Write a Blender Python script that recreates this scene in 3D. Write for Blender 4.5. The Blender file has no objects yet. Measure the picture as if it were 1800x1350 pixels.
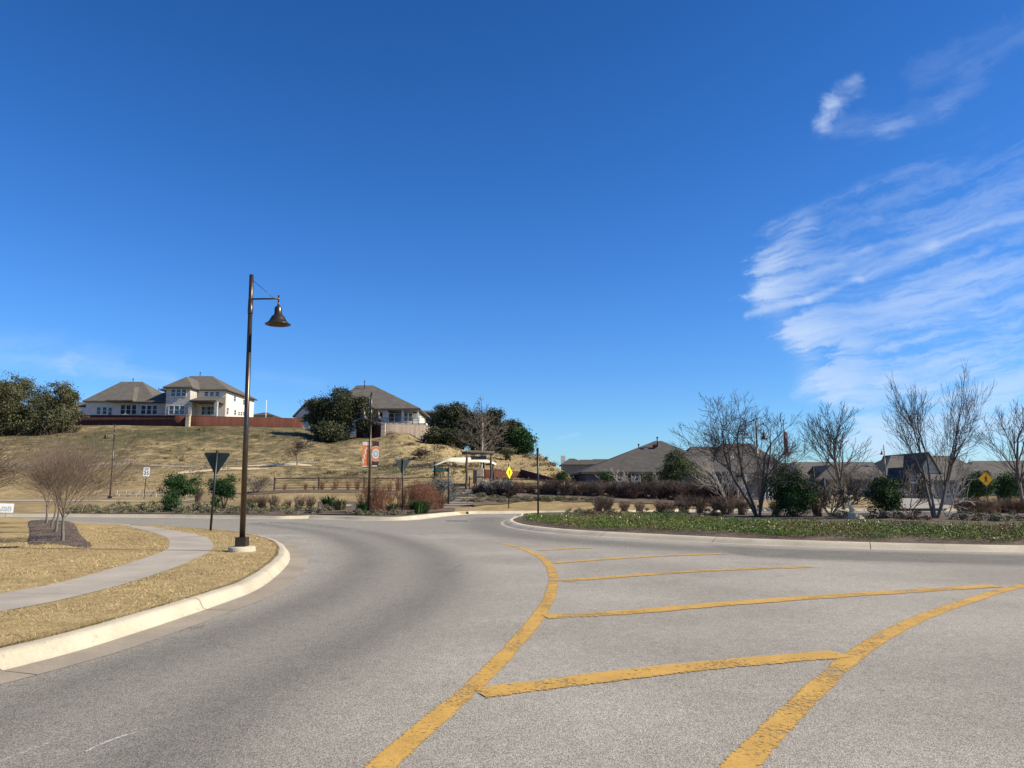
import bpy, math, random
import numpy as np
from mathutils import Vector, Matrix
from mathutils.geometry import tessellate_polygon
R = math.radians
random.seed(7); rng = np.random.default_rng(7)
S = bpy.context.scene
COL = S.collection

# ------------------------------------------------------------------ camera
CAM_H, F, CX, CY, PITCH = 1.6, 1310.0, 900.0, 675.0, R(7.9)
cam = bpy.data.cameras.new('camera'); camo = bpy.data.objects.new('camera', cam); COL.objects.link(camo)
cam.sensor_width = 36; cam.lens = F / 1800 * 36; cam.clip_start = .05; cam.clip_end = 6000
camo.location = (0, 0, CAM_H); camo.rotation_euler = (R(90) + PITCH, 0, 0)
S.camera = camo
# ------------------------------------------------------------------ world
SUN_EL, SUN_AZ = R(38), R(99)          # azimuth clockwise from +Y (the view direction)
W = bpy.data.worlds.new("World"); S.world = W; W.use_nodes = True
wn, wl = W.node_tree.nodes, W.node_tree.links
wn.clear()

class NT:
    """tiny helper for math in node trees"""
    def __init__(s, tree): s.t = tree; s.n = tree.nodes; s.l = tree.links
    def put(s, sock, v):
        if v is None: return
        if hasattr(v, 'node'): s.l.new(v, sock)
        else: sock.default_value = v
    def m(s, op, a, b=None, c=None, clamp=False):
        n = s.n.new('ShaderNodeMath'); n.operation = op; n.use_clamp = clamp
        s.put(n.inputs[0], a); s.put(n.inputs[1], b); s.put(n.inputs[2], c)
        return n.outputs[0]
    def add(s, a, b): return s.m('ADD', a, b)
    def sub(s, a, b): return s.m('SUBTRACT', a, b)
    def mul(s, a, b): return s.m('MULTIPLY', a, b)
    def ss(s, v, lo, hi, a=0., b=1.):
        n = s.n.new('ShaderNodeMapRange'); n.interpolation_type = 'SMOOTHSTEP'
        s.put(n.inputs[0], v); n.inputs[1].default_value = lo; n.inputs[2].default_value = hi
        n.inputs[3].default_value = a; n.inputs[4].default_value = b
        return n.outputs[0]
    def xyz(s, x, y, z=0.):
        n = s.n.new('ShaderNodeCombineXYZ'); s.put(n.inputs[0], x); s.put(n.inputs[1], y); s.put(n.inputs[2], z)
        return n.outputs[0]
    def noise(s, vec, scale, detail=4, rough=.55, dist=0., out=0):
        n = s.n.new('ShaderNodeTexNoise'); s.put(n.inputs['Vector'], vec)
        n.inputs['Scale'].default_value = scale; n.inputs['Detail'].default_value = detail
        n.inputs['Roughness'].default_value = rough; n.inputs['Distortion'].default_value = dist
        return n.outputs[out]
    def mix(s, f, a, b, blend='MIX'):
        n = s.n.new('ShaderNodeMix'); n.data_type = 'RGBA'; n.blend_type = blend
        s.put(n.inputs[0], f)
        for i, v in ((6, a), (7, b)):
            if hasattr(v, 'node'): s.l.new(v, n.inputs[i])
            else: n.inputs[i].default_value = (*v[:3], 1)
        return n.outputs[2]
    def ramp(s, f, stops):
        n = s.n.new('ShaderNodeValToRGB'); s.put(n.inputs[0], f)
        e = n.color_ramp.elements
        while len(e) < len(stops): e.new(.5)
        for i, (p, c) in enumerate(stops):
            e[i].position = p; e[i].color = (*c[:3], 1) if hasattr(c, '__len__') else (c, c, c, 1)
        return n.outputs[0]

wt = NT(W.node_tree)
sky = wn.new('ShaderNodeTexSky'); sky.sky_type = 'NISHITA'; sky.sun_disc = False
sky.sun_elevation = SUN_EL; sky.sun_rotation = SUN_AZ
sky.altitude = 300; sky.air_density = 1.0; sky.dust_density = .12; sky.ozone_density = 2.2
hs = wn.new('ShaderNodeHueSaturation'); wl.new(sky.outputs[0], hs.inputs['Color'])
hs.inputs['Saturation'].default_value = 1.30; hs.inputs['Value'].default_value = 1.0; hs.inputs['Hue'].default_value = .501
# cirrus, laid out by azimuth and elevation (degrees) of the sky direction
tc = wn.new('ShaderNodeTexCoord'); sp = wn.new('ShaderNodeSeparateXYZ'); wl.new(tc.outputs['Generated'], sp.inputs[0])
az = wt.mul(wt.m('ARCTAN2', sp.outputs[0], sp.outputs[1]), 57.2958)
el = wt.mul(wt.m('ARCSINE', sp.outputs[2]), 57.2958)
def ae(px, py):
    x, y = (px - CX) / F, (CY - py) / F
    v = Vector((x, math.cos(PITCH) - y * math.sin(PITCH), math.sin(PITCH) + y * math.cos(PITCH))).normalized()
    return math.degrees(math.atan2(v.x, v.y)), math.degrees(math.asin(v.z))
# warp
p0 = wt.xyz(az, el)
wx = wt.mul(wt.sub(wt.noise(p0, .12, 5, .62), .5), 4.5)
wy = wt.mul(wt.sub(wt.noise(wt.xyz(wt.add(az, 40.), el), .12, 5, .62), .5), 3.2)
azw, elw = wt.add(az, wx), wt.add(el, wy)
def streak(ang, along, across, seed, detail=5):
    c, s_ = math.cos(R(ang)), math.sin(R(ang))
    a = wt.add(wt.mul(azw, c), wt.mul(elw, s_)); b = wt.sub(wt.mul(elw, c), wt.mul(azw, s_))
    return wt.noise(wt.xyz(wt.mul(a, along), wt.mul(b, across), seed), 1.0, detail, .58)
fc = wn.new('ShaderNodeFloatCurve')
edge_pts = [(1800, 100), (1790, 150), (1700, 235), (1560, 300), (1440, 355), (1350, 400), (1325, 460), (1338, 520), (1385, 570), (1415, 640), (1420, 690), (1450, 730), (1480, 790), (1500, 850)]
cm = fc.mapping.curves[0]
pp = sorted([(ae(*p)[1] / 40., ae(*p)[0] / 40.) for p in edge_pts])
while len(cm.points) < len(pp): cm.points.new(.5, .5)
for i, p in enumerate(pp): cm.points[i].location = p
fc.mapping.update()
wt.put(fc.inputs['Value'], wt.m('DIVIDE', el, 40., clamp=True))
azl = wt.mul(fc.outputs[0], 40.)
s1, s2 = streak(15, .05, .52, 3., 9), streak(8, .13, 1.25, 9., 9)
big = wt.noise(wt.xyz(az, el, 2.), .11, 3, .5)
fine = wt.noise(wt.xyz(wt.mul(azw, .55), elw, 5.), 1.0, 8, .68)
jag = wt.add(wt.mul(wt.sub(s1, .5), 10.), wt.mul(wt.sub(big, .5), 5.))
ed = wt.add(wt.sub(az, azl), wt.add(jag, wt.mul(wt.sub(fine, .5), 5.)))
inside = wt.ss(ed, -.8, 3.4)
ridge = wt.mul(wt.mul(wt.ss(ed, -.6, 1.2), wt.ss(ed, 4.6, .4)), wt.ss(el, 20., 15.))
low = wt.ss(el, 26., 2.)
fil = wt.mul(inside, wt.m('MULTIPLY_ADD', low, .66, .12))
D = wt.add(fil, wt.mul(ridge, .55))
nn_ = wt.ss(wt.add(wt.mul(s1, .48), wt.add(wt.mul(s2, .30), wt.mul(fine, .22))), .33, .67)
c = wt.mul(wt.m('MINIMUM', D, 1.05), wt.ss(wt.add(nn_, wt.mul(D, .55)), .42, 1.28))
c = wt.mul(c, wt.ss(big, .28, .6, .7, 1.15))
def stroke(c, pts, w, amp, nz=.7, taper=True):
    P = [ae(*p) for p in pts]
    for (a, b) in zip(P[:-1], P[1:]):
        dx, dy = b[0] - a[0], b[1] - a[1]; L2 = dx * dx + dy * dy
        X, Y = wt.sub(az, a[0]), wt.sub(el, a[1])
        X = wt.add(X, wt.mul(wx, .18)); Y = wt.add(Y, wt.mul(wy, .22))
        t = wt.m('DIVIDE', wt.add(wt.mul(X, dx), wt.mul(Y, dy)), L2, clamp=True)
        ex, ey = wt.sub(X, wt.mul(t, dx)), wt.sub(Y, wt.mul(t, dy))
        d = wt.m('SQRT', wt.add(wt.mul(ex, ex), wt.mul(ey, ey)))
        d = wt.m('DIVIDE', wt.add(d, wt.mul(wt.sub(fine, .5), w * 1.9)), w)
        v = wt.mul(wt.ss(d, 1.0, -.15), wt.m('MULTIPLY_ADD', wt.ss(s2, .35, .62), nz, 1 - nz))
        c = wt.add(wt.mul(c, 1.), wt.mul(v, amp))
    return c
c = stroke(c, [(1315, 556), (1420, 528), (1510, 488)], .42, .42, .5)
c = stroke(c, [(1510, 488), (1640, 432), (1840, 368)], .8, .34, .5)
c = stroke(c, [(1446, 218), (1462, 185)], .9, .55, .4)
c = stroke(c, [(1462, 185), (1500, 155)], 1.1, .34, .75)
c = stroke(c, [(1450, 224), (1560, 222), (1660, 188), (1715, 135)], 1.3, .10, .6)
c = stroke(c, [(1470, 240), (1600, 215)], .5, .10, .5)
c = stroke(c, [(1345, 520), (1350, 470), (1415, 395)], 1.5, .34, .8)
c = stroke(c, [(1350, 530), (1410, 600), (1425, 680), (1520, 720)], 1.6, .28, .8)
c = stroke(c, [(1440, 590), (1530, 572)], .6, .18, .7)
c = stroke(c, [(1380, 505), (1480, 462)], .6, .2, .7)
c = stroke(c, [(1350, 480), (1520, 440)], 1.0, .2, .8)
c = stroke(c, [(1620, 130), (1810, 50)], 1.6, .08, .6)
c = stroke(c, [(1500, 530), (1820, 480)], 1.6, .16, .8)
c = stroke(c, [(-60, 620), (120, 640), (300, 668)], 1.0, .20, .6)
c = stroke(c, [(0, 595), (200, 630)], 1.5, .10, .6)
c = stroke(c, [(980, 768), (1015, 762)], .25, .2, .3)
c = stroke(c, [(450, 660), (560, 675)], .8, .07, .5)
c = wt.mul(wt.sub(1., wt.m('EXPONENT', wt.mul(c, -1.25))), .92)
grade = wt.mix(wt.ss(el, 12., 44.), wt.mix(wt.ss(el, -2., 14.), (.50, .78, 1.13), (.62, .87, 1.22)), (.50, .72, 1.0))
skyc = wt.mix(1., hs.outputs[0], grade, 'MULTIPLY')
mixc = wt.mix(c, skyc, (5.0, 6.0, 7.6))
bg = wn.new('ShaderNodeBackground'); wl.new(mixc, bg.inputs[0]); bg.inputs[1].default_value = .096
wo = wn.new('ShaderNodeOutputWorld'); wl.new(bg.outputs[0], wo.inputs[0])
# ------------------------------------------------------------------ sun, exposure
sl = bpy.data.lights.new('sun', 'SUN'); so = bpy.data.objects.new('sun', sl); COL.objects.link(so)
sl.energy = 5.0; sl.angle = R(.53); sl.color = (1, .915, .76)
sd = Vector((math.sin(SUN_AZ) * math.cos(SUN_EL), math.cos(SUN_AZ) * math.cos(SUN_EL), math.sin(SUN_EL)))
so.rotation_euler = sd.to_track_quat('Z', 'Y').to_euler(); so.location = (40, 0, 60)
S.view_settings.view_transform = 'Standard'; S.view_settings.look = 'None'
S.view_settings.exposure = 0.48; S.view_settings.gamma = 1.0

# ------------------------------------------------------------------ measuring helpers
cp, sp_ = math.cos(PITCH), math.sin(PITCH)
def ray(px, py):
    x, y = (px - CX) / F, (CY - py) / F
    return Vector((x, cp - y * sp_, sp_ + y * cp))
def P(px, py, d):
    r = ray(px, py); return Vector((0, 0, CAM_H)) + r * (d / r.y)
def G(px, py, z=0.):
    r = ray(px, py); return Vector((0, 0, CAM_H)) + r * ((z - CAM_H) / r.z)
def ppm(d): return F / d
# ------------------------------------------------------------------ terrain profile
def edge_d(px):
    y = np.interp(px, [-900, 0, 150, 300, 500, 560, 640, 700, 760, 830, 950, 1060, 1200, 1400, 3000],
                  [897, 902, 902.5, 903.5, 906, 905, 905, 905, 901, 898, 897, 897, 895, 893, 893])
    return 1.45 * F / (y - 856.8)
E = -1
COLS = [(-1500, [(E, .15), (63, .65), (68, 1.0), (118, 11), (140, 11.5), (1500, 11)]),
 (0, [(E, .15), (61, .6), (67, .72), (68.3, 1.2), (90, 4.5), (118, 11.3), (140, 11.6), (1500, 11)]),
 (300, [(E, .15), (61, .6), (67, .75), (68.3, 1.2), (90, 4.5), (118, 11.3), (140, 11.6), (1500, 11)]),
 (420, [(E, .15), (47, .25), (58, 1.25), (67, 1.4), (70, 1.7), (90, 4.7), (118, 11.2), (140, 11.6), (1500, 11)]),
 (522, [(E, .15), (48, .3), (57, 1.4), (66, 1.5), (69, 1.8), (90, 4.8), (112, 10.0), (122, 11.3), (140, 11.8), (1500, 11)]),
 (585, [(E, .15), (48, .3), (57, 1.4), (66, 1.5), (69, 1.8), (90, 4.8), (112, 8.9), (140, 11.4), (1500, 11)]),
 (640, [(E, .15), (48, .3), (57, 1.4), (60, 1.45), (68, 1.7), (92, 5.2), (106, 8.4), (118, 9.6), (1500, 9)]),
 (710, [(E, .15), (52, .5), (58, 1.35), (68, 1.7), (92, 5.6), (106, 9.4), (120, 9.4), (1500, 7)]),
 (770, [(E, .15), (50, .25), (57, 1.45), (66, 1.7), (85, 4.6), (100, 7.5), (114, 7.6), (1500, 3)]),
 (830, [(E, .15), (49, .2), (57, 1.5), (66, 1.7), (85, 4.0), (100, 6.6), (114, 6.8), (1500, 2)]),
 (900, [(E, .15), (50, .25), (57, 1.3), (66, 1.6), (85, 3.5), (100, 6.1), (114, 6.2), (1500, 1)]),
 (950, [(E, .15), (50, .25), (57, 1.2), (66, 1.5), (85, 3.6), (98, 5.8), (114, 5.0), (1500, 1)]),
 (990, [(E, .15), (50, .25), (57, 1.15), (66, 1.4), (85, 3.2), (95, 4.0), (114, 2.4), (1500, .5)]),
 (1015, [(E, .15), (50, .25), (57, 1.1), (66, 1.3), (80, 2.2), (90, 2.5), (114, 1.0), (1500, 0)]),
 (1040, [(E, .15), (50, .25), (57, 1.05), (66, 1.1), (80, 1.2), (90, 1.2), (114, .6), (1500, 0)]),
 (1150, [(E, .15), (52, .3), (58, .95), (68, .7), (80, .5), (90, .4), (114, .3), (1500, 0)]),
 (1300, [(E, .15), (54, .3), (60, .5), (68, .4), (80, .3), (90, .3), (114, .3), (1500, 0)]),
 (1450, [(E, .15), (54, .2), (60, .2), (68, .2), (80, .2), (90, .2), (114, .2), (1500, 0)]),
 (3000, [(E, .15), (54, .2), (60, .2), (68, .2), (80, .2), (90, .2), (114, .2), (1500, 0)])]
def zT(px, d):
    ks = [c_[0] for c_ in COLS]; px = min(max(px, ks[0]), ks[-1])
    i = max(0, min(len(ks) - 2, next((j for j in range(len(ks) - 1) if px <= ks[j + 1]), len(ks) - 2)))
    t = (px - ks[i]) / (ks[i + 1] - ks[i]); t = t * t * (3 - 2 * t); e = edge_d(px)
    def prof(k):
        q = COLS[k][1]; return np.interp(d, [e] + [a for a, b in q[1:]], [b for a, b in q])
    z = prof(i) * (1 - t) + prof(i + 1) * t
    w = max(0., min(1., (d - 72) / 20))
    x = (px - 900) / F * d
    z += w * (.28 * math.sin(x * .21 + d * .13) * math.sin(d * .19 - x * .07) + .035 * math.sin(x * .7 + 1.3 * math.sin(d * .5)) * math.sin(d * .6)) * (1. if d < 117 else .3)
    return float(z)
def T(px, d, dz=0.):
    z = zT(px, d)
    return Vector(((px - 900) / F * (d * cp + (z - CAM_H) * sp_), d, z + dz))
def Tx(x, y):   # terrain height at a world point
    px = 900 + F * x / (y * cp); return zT(px, y)

# ------------------------------------------------------------------ materials
MATS = {}
def mat(name, base=(.5, .5, .5), rough=.8, metal=0., var=.0, vscale=8., bump=0., bscale=60., attr=None, spec=.3, fn=None, trans=0.):
    if name in MATS: return MATS[name]
    m = bpy.data.materials.new(name); m.use_nodes = True; t = NT(m.node_tree)
    b = m.node_tree.nodes['Principled BSDF']
    b.inputs['Roughness'].default_value = rough; b.inputs['Metallic'].default_value = metal
    b.inputs['Specular IOR Level'].default_value = spec
    co = t.n.new('ShaderNodeTexCoord').outputs['Object']
    colr = base
    if attr:
        a = t.n.new('ShaderNodeAttribute'); a.attribute_name = attr
        colr = t.mix(1., a.outputs['Color'], base, 'MULTIPLY')
    if var:
        v = t.noise(co, vscale, 5, .6)
        k = t.ss(v, .25, .75, 1 - var, 1 + var)
        if hasattr(colr, 'node'): colr = t.mix(1., colr, t.xyz(k, k, k), 'MULTIPLY')
        else: colr = t.mix(1., base, t.xyz(k, k, k), 'MULTIPLY')
    if fn: colr = fn(t, co, colr, b)
    if hasattr(colr, 'node'): t.l.new(colr, b.inputs['Base Color'])
    else: b.inputs['Base Color'].default_value = (*colr[:3], 1)
    if bump:
        bn = t.n.new('ShaderNodeBump'); bn.inputs['Strength'].default_value = bump; bn.inputs['Distance'].default_value = .02
        t.l.new(t.noise(co, bscale, 4, .6), bn.inputs['Height']); t.l.new(bn.outputs[0], b.inputs['Normal'])
    MATS[name] = m; return m

def f_terrain(t, co, c, b):
    at = t.n.new('ShaderNodeAttribute'); at.attribute_name = 'zone'
    sx = t.n.new('ShaderNodeSeparateColor'); t.l.new(at.outputs['Color'], sx.inputs[0])
    n1 = t.noise(co, .07, 6, .62, .4); n2 = t.noise(co, .55, 6, .65, .3); n3 = t.noise(co, 3.5, 5, .7)
    a = t.add(t.mul(n1, .66), t.add(t.mul(n2, .72), t.mul(sx.outputs[0], .30))); a = t.sub(a, .10)
    hill = t.ramp(a, [(.44, (.060, .068, .026)), (.55, (.108, .094, .045)), (.65, (.19, .145, .072)), (.80, (.42, .32, .155))])
    k = t.ss(n3, .2, .8, .62, 1.35)
    hill = t.mix(1., hill, t.xyz(k, k, k), 'MULTIPLY')
    straw = t.ramp(t.add(t.mul(n2, .6), t.mul(n3, .5)), [(.35, (.15, .115, .055)), (.55, (.29, .21, .10)), (.75, (.44, .33, .165))])
    r = t.mix(sx.outputs[1], hill, straw)
    return t.mix(t.ss(t.add(sx.outputs[2], t.mul(t.sub(n2, .5), .8)), .45, .6), r, (.62, .54, .41))
def f_lawn(t, co, c, b):
    n1 = t.noise(co, .35, 5, .6, .3); n2 = t.noise(co, 2.5, 6, .7); n3 = t.noise(co, 28, 5, .75)
    r = t.ramp(t.add(t.mul(n2, .5), t.mul(n3, .55)), [(.34, (.18, .125, .05)), (.5, (.35, .25, .11)), (.68, (.54, .41, .21))])
    return t.mix(t.ss(n1, .60, .76, 0, .55), r, (.10, .115, .035))
def f_asphalt(t, co, c, b):
    at = t.n.new('ShaderNodeAttribute'); at.attribute_name = 'wear'
    sx = t.n.new('ShaderNodeSeparateColor'); t.l.new(at.outputs['Color'], sx.inputs[0])
    n1 = t.noise(co, .25, 5, .6); n2 = t.noise(co, 1.6, 5, .65)
    vo = t.n.new('ShaderNodeTexVoronoi'); t.put(vo.inputs['Vector'], co); vo.inputs['Scale'].default_value = 125.; vo.feature = 'F1'
    hsv = t.n.new('ShaderNodeSeparateColor'); t.l.new(vo.outputs['Color'], hsv.inputs[0])
    n3 = t.noise(co, 190, 2, .7)
    light = t.mix(t.ss(n1, .3, .7), (.275, .246, .197), (.375, .338, .272))
    dark = t.mix(t.ss(n2, .3, .7), (.158, .145, .116), (.198, .180, .144))
    w = t.ss(t.add(sx.outputs[0], t.add(t.mul(t.sub(n1, .5), .55), t.mul(t.sub(n2, .5), .3))), .2, .85)
    r = t.mix(w, light, dark)
    k = t.ss(hsv.outputs[0], 0, 1, .60, 1.38); k2 = t.ss(n3, .25, .8, .78, 1.28); kk = t.mul(k, k2)
    kk = t.mul(kk, t.ss(t.noise(co, 7., 5, .7), .25, .8, .9, 1.1))
    r = t.mix(1., r, t.xyz(kk, kk, kk), 'MULTIPLY')
    # cracks / tar spots
    sp1 = t.ss(t.noise(co, 11., 3, .8), .745, .76)
    r = t.mix(t.mul(sp1, .75), r, (.03, .03, .03))
    wv = t.n.new('ShaderNodeVectorMath'); wv.operation = 'MULTIPLY_ADD'; t.l.new(t.noise(co, 1.1, 5, .7, 0., 1), wv.inputs[0]); wv.inputs[1].default_value = (1.6, 1.6, 0); t.l.new(co, wv.inputs[2])
    v2 = t.n.new('ShaderNodeTexVoronoi'); v2.feature = 'DISTANCE_TO_EDGE'; v2.inputs['Scale'].default_value = .16; t.l.new(wv.outputs[0], v2.inputs['Vector'])
    ck = t.mul(t.ss(v2.outputs[0], .0, .0022, 1, 0), t.ss(t.noise(co, .45, 3, .6), .50, .60))
    r = t.mix(t.mul(ck, .6), r, (.05, .045, .04))
    dr = t.mul(t.ss(t.noise(co, 3.1, 2, .5), .70, .76), t.ss(t.noise(co, .5, 3, .6), .45, .6)); r = t.mix(t.mul(dr, .30), r, (.06, .055, .05))
    stn = t.ss(t.noise(co, .9, 4, .6, 1.0), .62, .72, 0, .22)
    r = t.mix(stn, r, (.09, .088, .085))
    bn = t.n.new('ShaderNodeBump'); bn.inputs['Strength'].default_value = .55; bn.inputs['Distance'].default_value = .006
    t.l.new(t.add(vo.outputs['Distance'], n3), bn.inputs['Height']); t.l.new(bn.outputs[0], b.inputs['Normal'])
    return r
def f_concrete(t, co, c, b):
    n1 = t.noise(co, .8, 6, .65); n2 = t.noise(co, 25, 5, .7); n3 = t.noise(co, 6, 5, .7, .4)
    k = t.mul(t.ss(n1, .25, .75, .82, 1.12), t.ss(n2, .2, .8, .9, 1.08))
    r = t.mix(1., c, t.xyz(k, k, k), 'MULTIPLY')
    r = t.mix(t.ss(n3, .58, .72, 0, .42), r, (.17, .145, .11)); return t.mix(t.ss(t.noise(co, 2.2, 6, .75, 1.5), .64, .70, 0, .5), r, (.12, .105, .085))
def f_mulch(t, co, c, b):
    n1 = t.noise(co, 22, 5, .75); n2 = t.noise(co, 1.2, 4, .6)
    r = t.ramp(n1, [(.3, (.05, .036, .026)), (.5, (.135, .102, .076)), (.7, (.26, .205, .155))])
    k = t.ss(n2, .3, .7, .75, 1.2); return t.mix(1., r, t.xyz(k, k, k), 'MULTIPLY')
def f_roof(t, co, c, b):
    n1 = t.noise(co, 1.3, 5, .65); n2 = t.noise(co, 14, 4, .7)
    z = t.n.new('ShaderNodeSeparateXYZ'); t.l.new(co, z.inputs[0])
    row = t.m('FRACT', t.mul(z.outputs[2], 9.)); row = t.ss(row, 0., .25, .84, 1.)
    k = t.mul(row, t.mul(t.ss(n1, .25, .75, .8, 1.2), t.ss(n2, .2, .8, .8, 1.2)))
    return t.mix(1., c, t.xyz(k, k, k), 'MULTIPLY')
def f_boards(t, co, c, b):   # vertical boards
    z = t.n.new('ShaderNodeSeparateXYZ'); t.l.new(co, z.inputs[0])
    u = t.mul(z.outputs[0], 6.5); fr = t.m('FRACT', u); cell = t.m('FLOOR', u)
    wn_ = t.n.new('ShaderNodeTexWhiteNoise'); wn_.noise_dimensions = '1D'; t.l.new(cell, wn_.inputs['W'])
    k = t.mul(t.ss(fr, 0, .09, .35, 1.), t.m('MULTIPLY_ADD', wn_.outputs['Value'], .4, .8))
    k = t.mul(k, t.ss(t.noise(co, 3, 5, .7), .2, .8, .75, 1.2))
    return t.mix(1., c, t.xyz(k, k, k), 'MULTIPLY')
def f_stone(t, co, c, b):
    br = t.n.new('ShaderNodeTexBrick'); mp = t.n.new('ShaderNodeSeparateXYZ'); t.l.new(co, mp.inputs[0])
    t.l.new(t.xyz(t.add(mp.outputs[0], mp.outputs[1]), mp.outputs[2]), br.inputs['Vector'])
    br.inputs['Scale'].default_value = 1.; br.inputs['Brick Width'].default_value = .55; br.inputs['Row Height'].default_value = .22
    br.inputs['Mortar Size'].default_value = .012
    br.inputs['Color1'].default_value = (*[v * 1.1 for v in c], 1); br.inputs['Color2'].default_value = (*[v * .78 for v in c], 1)
    br.inputs['Mortar'].default_value = (*[v * .6 for v in c], 1)
    k = t.ss(t.noise(co, 9, 5, .7), .2, .8, .82, 1.15)
    return t.mix(1., br.outputs[0], t.xyz(k, k, k), 'MULTIPLY')
def f_siding(t, co, c, b):
    z = t.n.new('ShaderNodeSeparateXYZ'); t.l.new(co, z.inputs[0])
    k = t.ss(t.m('FRACT', t.mul(z.outputs[2], 5.)), 0., .15, .72, 1.)
    k = t.mul(k, t.ss(t.noise(co, 2, 4, .6), .2, .8, .92, 1.06))
    return t.mix(1., c, t.xyz(k, k, k), 'MULTIPLY')
def f_bark(t, co, c, b):
    k = t.ss(t.noise(co, 9, 5, .75, .5), .25, .75, .6, 1.35)
    return t.mix(1., c, t.xyz(k, k, k), 'MULTIPLY')
def paint_mat(name, colr, lo, hi):
    def fn(t, co, c, b):
        n = t.add(t.mul(t.noise(co, 22, 7, .75), .6), t.mul(t.noise(co, 1.7, 4, .6), .4))
        st = t.noise(t.xyz(*[t.mul(o, s) for o, s in zip(_sep(t, co), (30., 62., 1.))]), 1., 5, .75)
        ea = t.n.new('ShaderNodeAttribute'); ea.attribute_name = 'edge'; es = t.n.new('ShaderNodeSeparateColor'); t.l.new(ea.outputs['Color'], es.inputs[0])
        e1 = t.mul(t.ss(es.outputs[0], .70, 1.05), .09)
        big = t.mul(t.ss(t.noise(co, .6, 3, .6), .48, .68), .05)
        a = t.ss(t.sub(t.add(t.mul(n, .72), t.mul(st, .28)), t.add(e1, big)), lo, hi)
        t.put(b.inputs['Alpha'], a)
        k = t.ss(t.noise(co, 120, 3, .7), .2, .8, .66, 1.22); k = t.mul(k, t.ss(t.noise(co, 3.3, 4, .6), .25, .75, .85, 1.08))
        return t.mix(1., c, t.xyz(k, k, k), 'MULTIPLY')
    return mat(name, colr, .7, fn=fn)
def _sep(t, co):
    z = t.n.new('ShaderNodeSeparateXYZ'); t.l.new(co, z.inputs[0]); return z.outputs

M_terrain = mat('dry_hillside', rough=1, spec=.1, fn=f_terrain, bump=.35, bscale=3.)
M_lawn = mat('dormant_lawn', rough=1, spec=.1, fn=f_lawn, bump=1., bscale=35.)
M_asph = mat('aged_asphalt', rough=.9, spec=.25, fn=f_asphalt)
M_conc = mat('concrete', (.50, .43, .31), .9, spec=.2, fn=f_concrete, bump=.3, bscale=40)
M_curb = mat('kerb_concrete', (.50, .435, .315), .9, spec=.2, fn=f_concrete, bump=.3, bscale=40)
M_walk = mat('walk_concrete', (.40, .345, .27), .9, spec=.2, fn=f_concrete, bump=.2, bscale=60)
M_joint = mat('joint_dark', (.06, .05, .04), .95)
M_mulch = mat('mulch', rough=1, spec=.1, fn=f_mulch, bump=1., bscale=30.)
M_yel = paint_mat('yellow_road_paint', (.57, .335, .075), .405, .485)
M_wht = paint_mat('white_road_paint', (.60, .57, .52), .44, .60)
M_bronze = mat('bronze_metal', (.085, .065, .048), .36, .75, var=.2, vscale=5, spec=.5)
M_black = mat('black_post_paint', (.012, .014, .014), .45, 0., var=.2, vscale=6, spec=.5)
M_dgreen = mat('dark_green_plate', (.01, .022, .02), .5, 0., var=.2, vscale=5, spec=.5)
M_signw = mat('white_sign_sheet', (.78, .78, .76), .5, var=.04)
M_signy = mat('amber_sign_sheet', (.80, .40, .015), .45, var=.05)
M_signyg = mat('bright_yellow_sign_sheet', (.86, .76, .02), .45, var=.05)
M_signg = mat('green_street_sheet', (.01, .13, .09), .45, var=.05)
M_ink = mat('black_ink', (.01, .01, .01), .6)
M_bark = mat('grey_bark', (.17, .14, .115), .95, fn=f_bark)
M_barkl = mat('pale_bark', (.42, .37, .30), .95, fn=f_bark)
M_twig = mat('brown_twigs', (.175, .128, .092), .95, fn=f_bark)
M_twigd = mat('dark_twigs', (.10, .08, .068), .95, fn=f_bark)
M_barko = mat('oak_bark', (.10, .08, .062), .95, fn=f_bark)
M_leaf = mat('foliage', (1, 1, 1), .75, attr='col', spec=.25)
M_roof = mat('shingle_roof', (.125, .112, .094), .95, spec=.15, fn=f_roof)
M_roofb = mat('grey_shingle_roof', (.088, .080, .070), .95, spec=.15, fn=f_roof)
M_stucco = mat('cream_stucco', (.70, .64, .54), .95, var=.06, vscale=1.5)
M_brickw = mat('pale_brick', (.54, .50, .43), .95, fn=f_stone)
M_stone = mat('limestone', (.55, .45, .31), .95, fn=f_stone)
M_bluesid = mat('blue_grey_siding', (.065, .075, .10), .9, fn=f_siding)
M_greysid = mat('grey_siding', (.17, .17, .17), .9, fn=f_siding)
M_trim = mat('white_trim', (.72, .72, .70), .6, var=.05)
M_dtrim = mat('dark_trim', (.03, .022, .018), .6)
M_glass = mat('window_glass', (.03, .045, .065), .08, 0., spec=.8)
M_redf = mat('red_cedar_fence', (.095, .032, .020), .9, fn=f_boards)
M_greyf = mat('weathered_fence', (.24, .19, .145), .9, fn=f_boards)
M_wood = mat('log_wood', (.13, .095, .075), .95, fn=f_bark)
M_woodr = mat('rust_brown_rail', (.12, .065, .05), .9, fn=f_bark)
M_sail = mat('cream_canvas', (.78, .70, .50), .9, var=.03)
M_navy = mat('navy_board', (.02, .03, .055), .6, var=.1)
M_orange = mat('orange_banner_cloth', (.80, .24, .07), .8, var=.06)
M_brown = mat('brown_banner_cloth', (.085, .035, .028), .8, var=.08)
M_bannerw = mat('white_banner_print', (.76, .70, .64), .8, var=.04)
M_teal = mat('teal_print', (.20, .42, .42), .8)
M_rock = mat('limestone_rock', (.56, .45, .29), .95, var=.25, vscale=6, bump=.8, bscale=12)
M_red = mat('flag_red_cloth', (.45, .04, .04), .8)

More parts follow.
